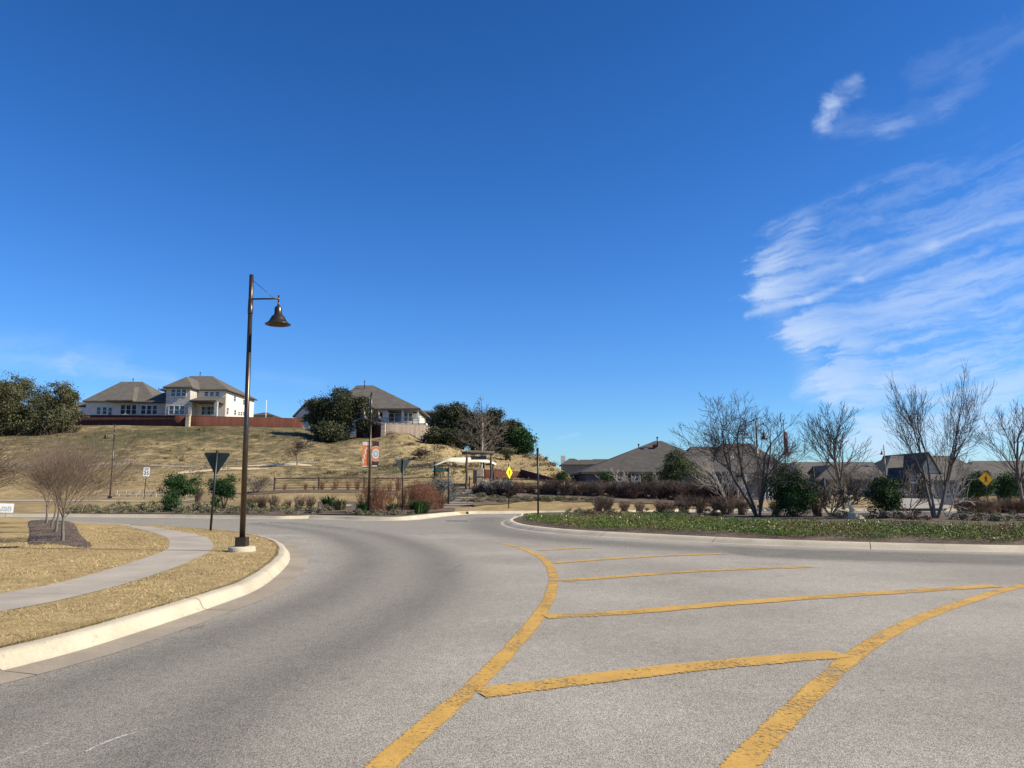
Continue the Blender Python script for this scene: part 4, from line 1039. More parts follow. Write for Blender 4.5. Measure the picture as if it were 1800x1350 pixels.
class House:
    def __init__(s, px, d, zbase, label, name='house'):
        s.d = d; s.o = Vector(((px - 900) / F * d * cp + (zbase - CAM_H) * sp_ * (px - 900) / F, d, zbase)); s.t = thing(name, s.o, label, 'house')
    def x(s, px, d=None): d = d or s.d; return P(px, 740, d).x - s.o.x
    def z(s, py, d=None): d = d or s.d; return P(900, py, d).z - s.o.z
    def y(s, d): return d - s.o.y
    def wall(s, x0, x1, y0, y1, z1, m, z0=-1.5): b = MB(); b.box(x0, x1, y0, y1, z0, z1); return b.build('wall', m, s.t)
    def roof(s, fn, m=None): b = MB(); fn(b); return b.build('roof', m or M_roof, s.t)
    def win(s, c, w, h, side='f', m=None, rows=1):
        """window at centre c (x, y, z) facing the camera (f) or the right (r)"""
        ux, nn = (Vector((1, 0, 0)), Vector((0, -1, 0))) if side == 'f' else (Vector((0, 1, 0)), Vector((1, 0, 0)))
        c = Vector(c); b = MB(); up = Vector((0, 0, 1)); fw = .07
        for dx, dz, hx, hz in ((0, h / 2 + fw / 2, w / 2 + fw, fw / 2), (0, -h / 2 - fw / 2, w / 2 + fw, fw / 2), (-w / 2 - fw / 2, 0, fw / 2, h / 2), (w / 2 + fw / 2, 0, fw / 2, h / 2)):
            b.obox(c + ux * dx + up * dz + nn * .03, ux, up, hx, hz, .035)
        b.obox(c + nn * .028, ux, up, w / 2, .03, .02)
        f = b.build('window', m or M_trim, s.t); g_ = MB(); g_.obox(c + nn * .006, ux, up, w / 2, h / 2, .004); g_.build('pane', M_glass, f)
    def wrow(s, xa, xb, n, y, z0, z1, gap=.18):
        w = ((xb - xa) - gap * (n - 1)) / n
        for k in range(n): s.win((xa + w / 2 + k * (w + gap), y, (z0 + z1) / 2), w, z1 - z0)
    def pipe(s, x, y, z, h=.7): b = MB(); b.tube([(x, y, z - .6), (x, y, z + h)], .07, 8); b.tube([(x, y, z + h), (x, y, z + h + .12)], .11, 8); b.build('vent_pipe', M_black, s.t)

# House A : two storey, sunlit right side
Z0 = 11.4
A_ = House(340, 128, Z0, 'large two storey house with sunlit cream side wall on the hilltop')
X = A_.x; Zf = lambda py, d=128: A_.z(py, d)
# main block
x0, x1 = X(289, 128), X(395, 128); e2 = A_.z(687, 128)
A_.wall(x0, x1, 0, 14, e2, M_stucco)
rz = A_.z(661, 135) - e2
A_.roof(lambda b: hip(b, x0 - .5, x1, 0, 14, e2, rz, X(330, 135), X(369, 135)))
# projecting bay
bx0, bx1 = X(289.5, 125), X(331.5, 125); be = A_.z(682.5, 125)
A_.wall(bx0, bx1, -3, 0, be, M_brickw); A_.roof(lambda b: hipy(b, bx0, bx1, -3, 6, be, 2.4, -.2, 5))
A_.wrow(X(298, 125), X(324, 125), 3, -3, A_.z(696.5, 125), A_.z(684.5, 125)); A_.wrow(X(296, 125), X(323, 125), 3, -3, A_.z(728, 125), A_.z(713.5, 125))
# upper right windows
A_.wrow(X(357, 128), X(383, 128), 3, 0, A_.z(696, 128), A_.z(689, 128), .35)
# porch
pe = A_.z(706, 124)
px0, px1 = X(332.5, 124), X(380, 124)
b = MB(); ya = -4.4
b.face([(px0, ya, pe), (px1, ya, pe), (px1, ya, pe + .22), (px0, ya, pe + .22)]); b.face([(px0, ya, pe + .22), (px1, ya, pe + .22), (x1 - .1, -.05, A_.z(698.5, 128)), (X(345), -.05, A_.z(698.5, 128))])
b.face([(px0, ya, pe), (px1, ya, pe), (x1 - .1, -.05, pe), (px0, -.05, pe)]); b.face([(px1, ya, pe), (x1 - .1, -.05, pe), (x1 - .1, -.05, A_.z(698.5, 128)), (px1, ya, pe + .22)]); b.face([(px0, ya, pe), (px0, -.05, pe), (X(345), -.05, A_.z(698.5, 128)), (px0, ya, pe + .22)])
b.build('porch_roof', M_roof, A_.t)
for px in (333.5, 379): x = X(px, 124); b = MB(); b.box(x - .25, x + .25, -4.3, -3.85, -1.2, pe); b.build('porch_post', M_brickw, A_.t)
A_.wrow(X(354, 128), X(377, 128), 3, 0, A_.z(729, 128), A_.z(715, 128), .1)
# right side windows
for dy, py0, py1, w in ((4., 705, 696, .9), (8.6, 711, 703, .9), (1.0, 728, 717, .7), (4.5, 729, 721, .9), (6.4, 730, 724, .7), (7.6, 730, 724, .7), (8.8, 730, 724, .7)):
    dd = 128 + dy; A_.win((x1, dy, (A_.z(py0, dd) + A_.z(py1, dd)) / 2), w, A_.z(py1, dd) - A_.z(py0, dd), side='r', m=M_stucco)
# left wing, one storey
wx0, wx1 = X(238, 128), x0; we = A_.z(708.5, 128)
A_.wall(wx0, wx1, 0, 11, we, M_brickw); A_.roof(lambda b: hip(b, wx0, wx1 + 3.5, 0, 12.5, we, 3.6, wx0 + 5.0, wx1 + 3.2))
A_.wrow(X(247, 128), X(275, 128), 3, 0, A_.z(728, 128), A_.z(713, 128), .25)
A_.pipe(X(343, 134), 7, e2 + rz - .1)
g1 = MB(); g1.tube([(px0, ya - .03, pe), (px1, ya - .03, pe)], .06, 5); g1.build('gutter', M_dtrim, A_.t); g1 = MB(); g1.tube([(bx0 - .4, -3.48, be), (bx1 + .4, -3.48, be)], .06, 5); g1.build('gutter', M_dtrim, A_.t); g1 = MB(); g1.tube([(wx0 - .4, -.5, we), (wx1, -.5, we)], .06, 5); g1.build('gutter', M_dtrim, A_.t); g1 = MB(); g1.tube([(x1 + .5, -.5, e2), (x1 + .5, 14.5, e2)], .06, 5); g1.build('gutter', M_dtrim, A_.t)
b = MB(); b.tube([(x1 + .06, .3, -.2), (x1 + .06, .3, e2)], .05, 5); b.build('downpipe', M_stucco, A_.t); b = MB(); b.tube([(x1 + .06, 13.8, -.2), (x1 + .06, 13.8, e2)], .05, 5); b.build('downpipe', M_stucco, A_.t)

# House B : long single storey left
B0 = House(200, 131, Z0, 'long single storey house with grey hip roof behind the left oaks')
x0, x1 = B0.x(149), B0.x(239); e_ = B0.z(707)
B0.wall(x0, x1, 0, 13, e_, M_stucco); rz = B0.z(671, 138) - e_
B0.roof(lambda b: hip(b, x0, x1 + 3, 0, 14, e_, rz, B0.x(208, 138), B0.x(246, 138)))
b = MB(); hipy(b, B0.x(198), B0.x(236), -1.5, 7, e_ - .05, 3.3, 3, 7); b.build('front_roof', M_roof, B0.t)
B0.wall(B0.x(136, 133), x0, 2.0, 9, B0.z(716, 133), M_trim)
B0.wall(B0.x(110, 134), B0.x(136, 134), 3.0, 9, B0.z(716, 134), M_trim)
b = MB(); hip(b, B0.x(108, 134), x0, 2.2, 9, B0.z(716, 134), 1.2, B0.x(118, 134), x0); b.build('side_roof', M_roof, B0.t)
B0.wrow(B0.x(117, 134), B0.x(135, 134), 2, 3.0, B0.z(730, 134), B0.z(718.5, 134))
B0.wrow(B0.x(169), B0.x(186), 2, 0, B0.z(728), B0.z(716), .4); B0.wrow(B0.x(211), B0.x(238), 3, 0, B0.z(728), B0.z(712), .25)
B0.win((B0.x(192.5), 0, B0.z(723)), .6, 1.3)
B0.pipe(B0.x(224, 137), 7, e_ + rz - .1, .6); B0.pipe(B0.x(262, 137), 9, B0.z(678), .6)

# House C : on the hill behind the centre oak
C0 = House(660, 119, 9.8, 'brown roofed hilltop house with white railed porch behind the centre oak')
x0, x1 = C0.x(590), C0.x(678); e_ = C0.z(720)
C0.wall(x0, x1, 0, 12, e_, M_trim); rz = C0.z(676, 125) - e_
C0.roof(lambda b: hip(b, x0, C0.x(735), -.5, 13, e_ - .1, rz, C0.x(624, 125), C0.x(654, 125)))
C0.wall(C0.x(678), C0.x(733), 3.2, 12, e_ - .3, M_stucco)
C0.wrow(C0.x(680, 122), C0.x(706, 122), 2, 3.2, C0.z(741, 122), C0.z(727, 122)); C0.wrow(C0.x(710, 122), C0.x(724, 122), 2, 3.2, C0.z(740, 122), C0.z(726, 122))
C0.win((C0.x(668), 0, C0.z(733)), .8, 1.5)
for px in (679, 707, 734): x = C0.x(px); b = MB(); b.box(x - .14, x + .14, -.1, .18, -1.5, e_ - .1); b.build('porch_post', M_trim, C0.t)
b = MB(); zr = C0.z(735); b.box(C0.x(672), C0.x(748), -.6, -.52, zr - .05, zr + .02); b.box(C0.x(672), C0.x(748), -.6, -.52, zr - .5, zr - .46)
for k in range(8): x = C0.x(672) + k * (C0.x(748) - C0.x(672)) / 7; b.box(x - .06, x + .06, -.62, -.5, -1, zr + .02)
b.build('deck_rail', M_greyf, C0.t)
b = MB(); b.box(C0.x(655), C0.x(750), -.6, 3.2, C0.z(745) - .15, C0.z(744)); b.build('deck', M_trim, C0.t)
C0.pipe(C0.x(639, 124), 5, e_ + rz - .2, .6)
# gable wing left
gx0, gx1 = C0.x(519, 128), C0.x(560, 128); ge = C0.z(731, 128); gp = C0.z(708, 128); gm = (gx0 + gx1) / 2
C0.wall(gx0, gx1, 9, 19, ge, M_stucco)
b = MB(); b.prism([(gx0, ge), (gx1, ge), (gm, gp)], (1, 0, 0), (0, 0, 1), (0, 9.15, 0), .3); b.build('gable', M_stucco, C0.t)
b = MB()
for sx_, (xa, xb) in ((0, (gx0 - .4, gm)), (1, (gx1 + .4, gm))):
    zl_ = ge - .25; b.face([(xa, 8.6, zl_), (xb, 8.6, gp + .1), (xb, 19, gp + .1), (xa, 19, zl_)]); b.face([(xa, 8.6, zl_ + .2), (xb, 8.6, gp + .3), (xb, 19, gp + .3), (xa, 19, zl_ + .2)]); b.face([(xa, 8.6, zl_), (xb, 8.6, gp + .1), (xb, 8.6, gp + .3), (xa, 8.6, zl_ + .2)])
b.build('gable_roof', M_roof, C0.t)
# dark neighbour
C1 = House(747, 135, 9.0, 'dark walled house corner just showing left of the right oak grove'); x0, x1 = C1.x(728), C1.x(775); C1.wall(x0, x1, 0, 9, C1.z(727), M_bluesid); C1.roof(lambda b: hip(b, x0, x1, 0, 9, C1.z(727), C1.z(719) - C1.z(727) + .2, C1.x(738), C1.x(765)))
C2 = House(460, 170, 11.0, 'low brown roof peeking over the hilltop fence past the cream house'); x0, x1 = C2.x(440), C2.x(478); C2.wall(x0, x1, 0, 9, C2.z(732), M_stucco); C2.roof(lambda b: hip(b, x0, x1, 0, 10, C2.z(732), C2.z(725, 175) - C2.z(732), C2.x(450), C2.x(456)), M_roofb)
fp = T(466, 132); b = MB(); b.tube([(0, 0, -.5), (0, 0, P(0, 703, 132).z - fp.z)], [.07, .05], 8); o = b.build('white_pole', M_trim); o.location = fp; tag(o, 'thin white pole standing behind the sunlit hilltop fence', 'pole')

# House D : blue grey single storey on the right
D0 = House(1190, 76, .4, 'low blue grey house with a broad brown hip roof behind the hedge')
x0, x1 = D0.x(1028), D0.x(1262); e_ = D0.z(833)
D0.wall(x0, x1, 0, 14, e_, M_bluesid)
D0.roof(lambda b: hip(b, x0, D0.x(1280), 0, 15, e_, D0.z(774.5, 83) - e_, D0.x(1152, 83), D0.x(1164, 83)), M_roofb)
D0.roof(lambda b: hip(b, D0.x(1200), D0.x(1385), 2, 15, e_ - .05, D0.z(784, 84) - e_, D0.x(1215, 84), D0.x(1330, 84)), M_roofb)
D0.roof(lambda b: hip(b, D0.x(1252), D0.x(1392), 1, 14.5, e_ - .1, D0.z(777, 83) - e_, D0.x(1272, 83), D0.x(1322, 83)), M_roofb)
D0.wall(D0.x(1262), D0.x(1375), 1, 14, e_, M_greysid)
for px in (1088, 1114, 1126): D0.win((D0.x(px), 0, D0.z(838.5)), .65, .75)
D0.win((D0.x(1263) + .9, .98, D0.z(848)), .8, 1.5); D0.win((D0.x(1300), .98, D0.z(848)), .9, 1.5)
D0.pipe(D0.x(1153, 82), 5.5, D0.z(776, 82), .35); D0.pipe(D0.x(1123, 82), 6.5, D0.z(785, 82), .2)
for px, py in ((1077, 822), (1134, 821)):
    b = MB(); x = D0.x(px); z = D0.z(py + .3, 78.5); b.obox((x, 2.3, z), (1, 0, 0), (0, .8, .6), .32, .22, .10); b.build('roof_vent', M_bronze, D0.t)
for px, py in ((1143, 790), (1167, 784)):
    b = MB(); x = D0.x(px); z = D0.z(py, 81.5); b.obox((x, 5.3, z), (1, 0, 0), (0, .8, .6), .22, .15, .12); b.build('roof_vent', M_bronze, D0.t)
# porch with white gable and finial
pz0, pxa, pxb = D0.z(833), D0.x(1318), D0.x(1338)
b = MB(); pm_ = (pxa + pxb) / 2; zt = D0.z(811); b.prism([(pxa, pz0), (pxb, pz0), (pm_ + .1, D0.z(822)), (pm_ + .05, zt), (pm_ - .05, zt), (pm_ - .1, D0.z(822))], (1, 0, 0), (0, 0, 1), (0, -3.4, 0), .12); b.build('porch_gable', M_trim, D0.t)
b = MB(); b.prism([(pxa, pz0 - .02), (pxb, pz0 - .02), (pxb, D0.z(846)), (pxa + .3, D0.z(843))], (1, 0, 0), (0, 0, 1), (0, -3.4, 0), .1); b.build('porch_panel', M_greysid, D0.t)
for k in range(4): x = pxa + .05 + k * (pxb - pxa - .1) / 3; b = MB(); b.box(x - .06, x + .06, -3.5, -3.35, -.3, D0.z(848)); b.build('porch_post', M_trim, D0.t)
b = MB(); b.box(pxa, pxb, -3.4, 1, pz0 - .25, pz0 - .1); b.build('porch_roof', M_roofb, D0.t)
for px in (1294,): x = D0.x(px); b = MB(); b.box(x - .14, x + .14, -2.2, -1.9, -.5, e_ - .1); b.build('porch_post', M_trim, D0.t)
b = MB(); zq = D0.z(806, 74); b.prism([(D0.x(1280, 74), zq), (D0.x(1287, 74), zq), (D0.x(1283.5, 74), D0.z(797, 74))], (1, 0, 0), (0, 0, 1), (0, -2.2, 0), .1); b.build('gable_trim', M_trim, D0.t)

# House E, behind the flag
E0 = House(1450, 92, .2, 'taupe roofed house behind the flag and the diamond sign backs'); x0, x1 = E0.x(1378), E0.x(1545); e_ = E0.z(846)
E0.wall(x0, x1, 0, 12, e_, M_greysid); E0.roof(lambda b: hip(b, x0, x1, 0, 12, e_, E0.z(812, 98) - e_, E0.x(1392, 98), E0.x(1528, 98)))
b = MB(); hipy(b, E0.x(1420), E0.x(1475), -2, 7, e_, E0.z(818, 92) - e_, -1.6, 6); b.build('front_roof', M_roof, E0.t)
E0.wall(E0.x(1424), E0.x(1471), -1.5, 0, e_, M_stone)
E0.wrow(E0.x(1490), E0.x(1530), 3, 0, E0.z(868), E0.z(852), .5)
b = MB(); b.obox((E0.x(1391), 2.0, E0.z(824)), (1, 0, 0), (0, .7, .7), .8, .5, .6); b.build('dormer', M_bluesid, E0.t)
# House F : right, with gables
F0 = House(1660, 98, .2, 'long brown roofed house with steep entry gables on the right'); x0, x1 = F0.x(1553), F0.x(1700); e_ = F0.z(847)
F0.wall(x0, x1, 0, 14, e_, M_greysid); F0.roof(lambda b: hip(b, x0 - .6, x1 + 3, 0, 14, e_, F0.z(801, 105) - e_, F0.x(1562, 105), F0.x(1668, 105)))
def gable(H, pa, pb, ye, yp, yf, dep, mw, mr, d, rows=0, trim=True):
    xa, xb, ze, zp = H.x(pa, d), H.x(pb, d), H.z(ye, d), H.z(yp, d); xm = (xa + xb) / 2; y0 = yf
    b = MB(); b.box(xa, xb, y0, y0 + dep, -1, ze); b.prism([(xa, ze), (xb, ze), (xm, zp)], (1, 0, 0), (0, 0, 1), (0, y0 + .1, 0), .2); b.build('gable_wall', mw, H.t)
    b = MB()
    for xe in (xa - .35, xb + .35):
        zl_ = ze - .35 * (zp - ze) / ((xb - xa) / 2); q = [(xe, y0 - .3, zl_), (xm, y0 - .3, zp + .05), (xm, y0 + dep, zp + .05), (xe, y0 + dep, zl_)]
        b.face(q); b.face([(a, b_, c_ + .2) for a, b_, c_ in q]); b.face([q[0], q[1], (q[1][0], q[1][1], q[1][2] + .2), (q[0][0], q[0][1], q[0][2] + .2)]); b.face([q[0], q[3], (q[3][0], q[3][1], q[3][2] + .2), (q[0][0], q[0][1], q[0][2] + .2)])
    b.build('gable_roof', mr, H.t)
    if trim: b = MB(); b.box(xa, xb, y0 - .08, y0 - .01, ze - .12, ze); b.build('trim', M_trim, H.t)
gable(F0, 1576, 1596, 851, 836, -2.2, 5, M_greysid, M_roofb, 96); gable(F0, 1589, 1606, 848, 824, -3.0, 6, M_greysid, M_roofb, 95)
gable(F0, 1600, 1646, 842, 798, 1.5, 12, M_brickw, M_roof, 100, trim=False)
F0.wrow(F0.x(1580, 96), F0.x(1590, 96), 1, -2.2, F0.z(863, 96), F0.z(855, 96)); F0.win((F0.x(1597, 95), -3.0, F0.z(842, 95)), .7, .7)
F0.wrow(F0.x(1611), F0.x(1619), 1, -.0, F0.z(869), F0.z(852)); F0.wrow(F0.x(1650), F0.x(1690), 3, 0, F0.z(868), F0.z(853), .6)
b = MB(); b.box(F0.x(1600, 95) + .1, F0.x(1604, 95), -3.3, -3.0, -.5, F0.z(842, 95)); b.build('porch_post', M_trim, F0.t)
F1 = House(1760, 112, .2, 'farther brown roofed house behind the crossing sign at the right edge'); x0, x1 = F1.x(1690), F1.x(1900); e_ = F1.z(846)
F1.wall(x0, x1, 0, 14, e_, M_greysid); F1.roof(lambda b: hip(b, x0, x1, 0, 14, e_, F1.z(810, 119) - e_, F1.x(1705, 119), F1.x(1880, 119))); F1.wrow(F1.x(1700), F1.x(1800), 5, 0, F1.z(866), F1.z(852), 1.5)
gable(F1, 1716, 1738, 848, 830, -2, 6, M_greysid, M_roofb, 110)
# distant roofs between hill and house D
for px0_, px1_, pr, pye, pyr, d, lab in ((990, 1032, (1003, 1012), 818, 806, 175, 'distant grey roof with pale chimney at the foot of the golden slope'), (1012, 1060, (1022, 1046), 817.5, 808, 190, 'distant double peaked grey roof beside the broad brown roof'), (1035, 1085, (1045, 1075), 816, 807, 215, 'farthest low grey roof line left of the broad brown roof')):
    H_ = House((px0_ + px1_) / 2, d, 0, lab); x0, x1 = H_.x(px0_), H_.x(px1_); H_.wall(x0, x1, 0, 10, H_.z(pye), M_greysid); H_.roof(lambda b: hip(b, x0, x1, 0, 10, H_.z(pye), H_.z(pyr, d + 5) - H_.z(pye), H_.x(pr[0]), H_.x(pr[1])), M_roofb)
    if px0_ == 990: b = MB(); x = H_.x(991); b.box(x - .5, x + .5, 3, 4, 0, H_.z(800)); b.build('chimney', M_stucco, H_.t)
# flag on its pole
fl = T(1384, 62); t = thing('flag_pole', fl, 'slim pole with a limp striped flag beyond the bare tree', 'flagpole'); Hf = P(1378, 737, 62).z - fl.z
b = MB(); b.tube([(0, 0, -.2), (0, 0, Hf)], [.06, .035], 8); b.build('pole', M_bronze, t)
V = []; Fc = []; nz = 14
for j in range(nz):
    z = Hf - .9 - 2.15 * j / (nz - 1)
    for i in range(7): V.append((.03 + .07 * i * (.5 + .5 * j / nz) + .03 * math.sin(j * .9 + i), .09 * math.sin(i * 1.9 + j * .25), z - .03 * i))
for j in range(nz - 1):
    for i in range(6): a = j * 7 + i; Fc.append((a, a + 1, a + 8, a + 7))
def f_flag(t, co, c, b):
    z = _sep(t, co); st = t.m('FRACT', t.mul(t.add(z[0], t.mul(z[2], .18)), 8.)); st = t.ss(st, .45, .55)
    return t.mix(st, (.55, .04, .05), (.7, .66, .62))
npmesh('flag', V, Fc, mat('striped_cloth', fn=f_flag), t, smooth=True)

# ================================================================== VEGETATION
# bare small trees on the left mulch bed
for i, (px, py, xl, xr, yt, sd_, lab) in enumerate(((110, 949, 26, 236, 757, 3, 'bare vase shaped tree nearest on the left mulch bed'), (98, 934, 40, 170, 775, 8, 'second bare tree on the left mulch bed, just behind the nearest'), (90, 926, 40, 150, 780, 15, 'third bare tree trunk on the left mulch bed'), (82, 918, 30, 140, 795, 21, 'farthest thick bare trunk at the back of the left mulch bed'))):
    p = G(px, py, .2); bare_tree('bare_tree', Vector((p.x, p.y, .165)), lab, 'tree', xl, xr, yt, M_bark, M_twig, 'bare trees on the mulch bed', seed=sd_, r0=.052, trunks=1, spread=.60, levels=4, kids=(7, 5, 5, 4) if i == 0 else (5, 4, 4, 3), fork=.62, twist=.13, upw=.11, ratio=1.05, minr=.0045, lean=(.03, 0))
p = G(-70, 925, .15); bare_tree('bare_tree', Vector((p.x, p.y, .15)), 'bare tree mostly beyond the left edge with reddish twigs', 'tree', -200, 25, 770, M_bark, M_twig, None, seed=31, r0=.06, trunks=1, spread=.5, levels=4, kids=(7, 7, 6, 4), fork=.5, twist=.14, upw=.1, ratio=.95, minr=.006)
# island trees
p = I(1333, 908); bare_tree('bare_tree', p, 'wide bare redbud tree with dark trunk leaning from the island centre', 'tree', 1202, 1432, 697, M_twigd, M_twigd, 'bare trees on the island', seed=42, r0=.075, trunks=4, spread=.72, levels=4, kids=(5, 4, 4, 3), fork=.25, twist=.34, upw=.07, base_spread=.42, ratio=.66, minr=.0065)
p = I(1645, 911); bare_tree('bare_tree', p, 'tallest bare tree with many upright pale stems on the right of the island', 'tree', 1568, 1738, 657, M_bark, M_twigd, 'bare trees on the island', seed=55, r0=.075, trunks=4, spread=.60, levels=4, kids=(5, 4, 4, 2), fork=.35, twist=.19, upw=.09, base_spread=.26, ratio=.66, minr=.0065)
p = T(1484, 50); bare_tree('bare_tree', p, 'finely branched bare tree between the round bush and the low evergreen', 'tree', 1415, 1545, 712, M_bark, M_twigd, None, seed=63, r0=.11, trunks=1, spread=.50, levels=4, kids=(8, 5, 4, 2), fork=.25, twist=.16, upw=.11, ratio=.66, minr=.009)
p = T(1798, 48); bare_tree('bare_tree', p, 'bare tree at the right edge behind the brown hedge', 'tree', 1732, 1860, 708, M_bark, M_twigd, None, seed=71, r0=.13, trunks=1, spread=.55, levels=4, kids=(7, 4, 4, 2), fork=.3, twist=.18, upw=.10, ratio=.68, minr=.009)
# leaning pale limbs of shrubs on the island
for i, (px, py, xl, xr, yt, sd_, tk, mt, lab) in enumerate(((1128, 885, 1055, 1185, 822, 81, 3, M_barkl, 'small pale leafless shrub tree before the blue grey house'), (1285, 900, 1215, 1330, 790, 84, 4, M_barkl, 'spindly pale leafless shrub left of the dark leaning trunk'), (1460, 908, 1425, 1530, 845, 87, 5, M_bark, 'low twiggy shrub between the round bush and the pale rocks'), (1665, 908, 1640, 1715, 800, 91, 3, M_barkl, 'white stemmed sapling tangled with the tallest bare tree'), (1600, 905, 1540, 1640, 812, 93, 3, M_bark, 'low sprawling leafless stems left of the tallest bare tree'))):
    p = I(px, py); bare_tree('bare_shrub', p, lab, 'shrub', xl, xr, yt, mt, M_twigd if i == 2 else mt, None, seed=sd_, r0=.03, trunks=tk, spread=.6, levels=3, kids=(5, 4, 3), fork=.2, twist=.25, upw=.06, base_spread=.75, minr=.009)
# sycamore on the hill
p = T(846, 80); bare_tree('bare_tree', p, 'pale trunked bare sycamore in front of the right oak grove', 'tree', 786, 892, 700, M_barkl, mat('pale_twigs', (.17, .14, .105), .95, fn=f_bark), None, seed=101, r0=.13, trunks=1, spread=.95, levels=4, kids=(14, 5, 4, 2), fork=.12, twist=.12, upw=.06, ratio=.5, minr=.016)
p = T(522, 84); bare_tree('bare_tree', p, 'little bare sapling on the hillside below the centre oak', 'tree', 503, 545, 770, M_bark, M_twig, None, seed=105, r0=.07, trunks=1, spread=.6, levels=3, kids=(8, 6, 4), fork=.25, twist=.18, upw=.1, minr=.018)
p = T(737, 88); bare_tree('bare_tree', p, 'faint bare sapling on the golden slope right of the yield sign', 'tree', 722, 756, 790, M_bark, M_twig, None, seed=107, r0=.05, trunks=2, spread=.6, levels=3, kids=(6, 5, 4), fork=.25, twist=.18, upw=.1, minr=.016)

# evergreen oaks on the hilltop
def oak(px, d, xl, xr, yt, yb, label, seed, cols=OAK, n=9000, size=.34, group=None, name='live_oak', clump=.42, low=.03, trunks=3):
    base = T(px, d); t = thing(name, base, label, 'tree', group); k = d * cp / F; rd = random.Random(seed)
    H = P(0, yt, d).z - base.z; zb = max(low * H, P(0, yb, d).z - base.z)
    W_ = (xr - xl) * k; cx_ = ((xl + xr) / 2 - px) * k; blobs = []
    for i in range(11):
        a = rd.uniform(0, 6.28); r_ = rd.uniform(.1, .72) ** .7
        z = zb + (H - zb) * rd.uniform(.14, .80); wz = math.sin(min(1, max(.1, (1.12 - (z - zb) / (H - zb)))) * math.pi * .62)
        rr = W_ * rd.uniform(.15, .24)
        blobs.append((cx_ + math.cos(a) * (W_ / 2 - rr) * r_ * 1.35 * wz, math.sin(a) * W_ * .33 * r_, z, rr, rr, rr * .62))
    blobs.append((cx_, 0, (zb + H) / 2, W_ * .30, W_ * .28, (H - zb) * .38)); blobs.append((cx_ + rd.uniform(-.1, .1) * W_, 0, H - W_ * .12, W_ * .20, W_ * .2, W_ * .10))
    tr = MB(); lb = MB()
    for q in range(trunks):
        a = rd.uniform(-.5, .5); x_ = rd.uniform(-.3, .3)
        tr.tube([(x_, 0, -.3), (x_ + a * .5, .1, zb * .6 + .3), (x_ + a * 1.6, .2, zb + (H - zb) * .35)], [.22, .17, .10], 8)
    for bl in blobs[:9]: lb.tube([(0, 0, zb * .8), ((bl[0]) * .55, bl[1] * .5, (zb + bl[2]) / 2), (bl[0], bl[1], bl[2])], [.13, .08, .04], 6)
    tr.build('trunk', M_barko, t); lb.build('limbs', M_barko, t)
    blobs = [(a, b, c_, d_, e__, f) for a, b, c_, d_, e__, f in blobs]
    foliage('crown', blobs, int(n * 1.7), size * .74, cols, t, seed, clump=clump * .85, nclump=max(8, n // 32))
    return t
OG = 'live oaks on the hill'
oak(30, 112, -60, 112, 653, 752, 'broad live oak at the left edge on the hilltop', 201, n=17000, group=OG)
oak(95, 114, 52, 150, 668, 748, 'lower live oak reaching right towards the long house', 202, n=9000, group=OG)
oak(-60, 110, -150, 30, 655, 760, 'live oak cut by the left picture edge', 203, n=8000, group=OG)
for px_, yt_, sd_, lb_ in ((15, 722, 231, 'dense dark bush below the broad left oak'), (62, 727, 232, 'dense dark bush below the gap between the two left oaks'), (108, 716, 233, 'dense bush under the right end of the left oaks')):
    oak(px_, 111, px_ - 36, px_ + 34, yt_, 764, lb_, sd_, n=5000, name='evergreen_bush')
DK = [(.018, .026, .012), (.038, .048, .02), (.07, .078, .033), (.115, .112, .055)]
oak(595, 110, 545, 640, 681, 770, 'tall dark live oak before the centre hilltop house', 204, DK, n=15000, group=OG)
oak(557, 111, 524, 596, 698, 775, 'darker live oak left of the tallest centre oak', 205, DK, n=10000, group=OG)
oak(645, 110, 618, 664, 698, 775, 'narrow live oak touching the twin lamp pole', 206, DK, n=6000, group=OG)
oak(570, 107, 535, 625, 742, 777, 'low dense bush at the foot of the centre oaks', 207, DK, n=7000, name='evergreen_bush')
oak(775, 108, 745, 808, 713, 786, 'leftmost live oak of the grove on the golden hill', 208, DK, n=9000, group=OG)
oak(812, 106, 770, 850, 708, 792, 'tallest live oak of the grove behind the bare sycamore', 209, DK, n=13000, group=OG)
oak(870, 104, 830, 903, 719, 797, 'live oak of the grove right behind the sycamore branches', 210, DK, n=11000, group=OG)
oak(903, 102, 868, 930, 742, 797, 'small live oak right of the grove centre', 211, DK, n=8000, group=OG)
oak(922, 100, 898, 941, 752, 797, 'rightmost bushy evergreen of the grove on the slope edge', 212, GREEN, n=6000, group=OG)
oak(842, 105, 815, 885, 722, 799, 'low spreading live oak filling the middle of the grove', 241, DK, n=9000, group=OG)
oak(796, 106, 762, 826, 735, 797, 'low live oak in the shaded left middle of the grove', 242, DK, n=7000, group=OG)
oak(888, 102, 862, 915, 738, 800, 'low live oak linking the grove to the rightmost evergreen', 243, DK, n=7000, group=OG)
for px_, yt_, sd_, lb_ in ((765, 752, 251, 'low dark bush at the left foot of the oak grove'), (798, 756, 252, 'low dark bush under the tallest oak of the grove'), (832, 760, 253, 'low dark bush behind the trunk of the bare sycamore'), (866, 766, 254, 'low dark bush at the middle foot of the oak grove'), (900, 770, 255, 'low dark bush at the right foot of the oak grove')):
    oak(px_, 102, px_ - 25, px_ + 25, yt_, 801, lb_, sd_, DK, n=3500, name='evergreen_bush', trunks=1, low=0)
oak(892, 92, 880, 908, 786, 802, 'olive green bush on the slope below the grove', 214, OLIVE, n=1800, size=.2, clump=.25, name='evergreen_bush')
oak(1000, 66, 974, 1004, 829, 846, 'round green shrub at the end of the red brown fence', 215, GREEN, n=2200, size=.13, clump=.15, name='evergreen_bush', trunks=1)
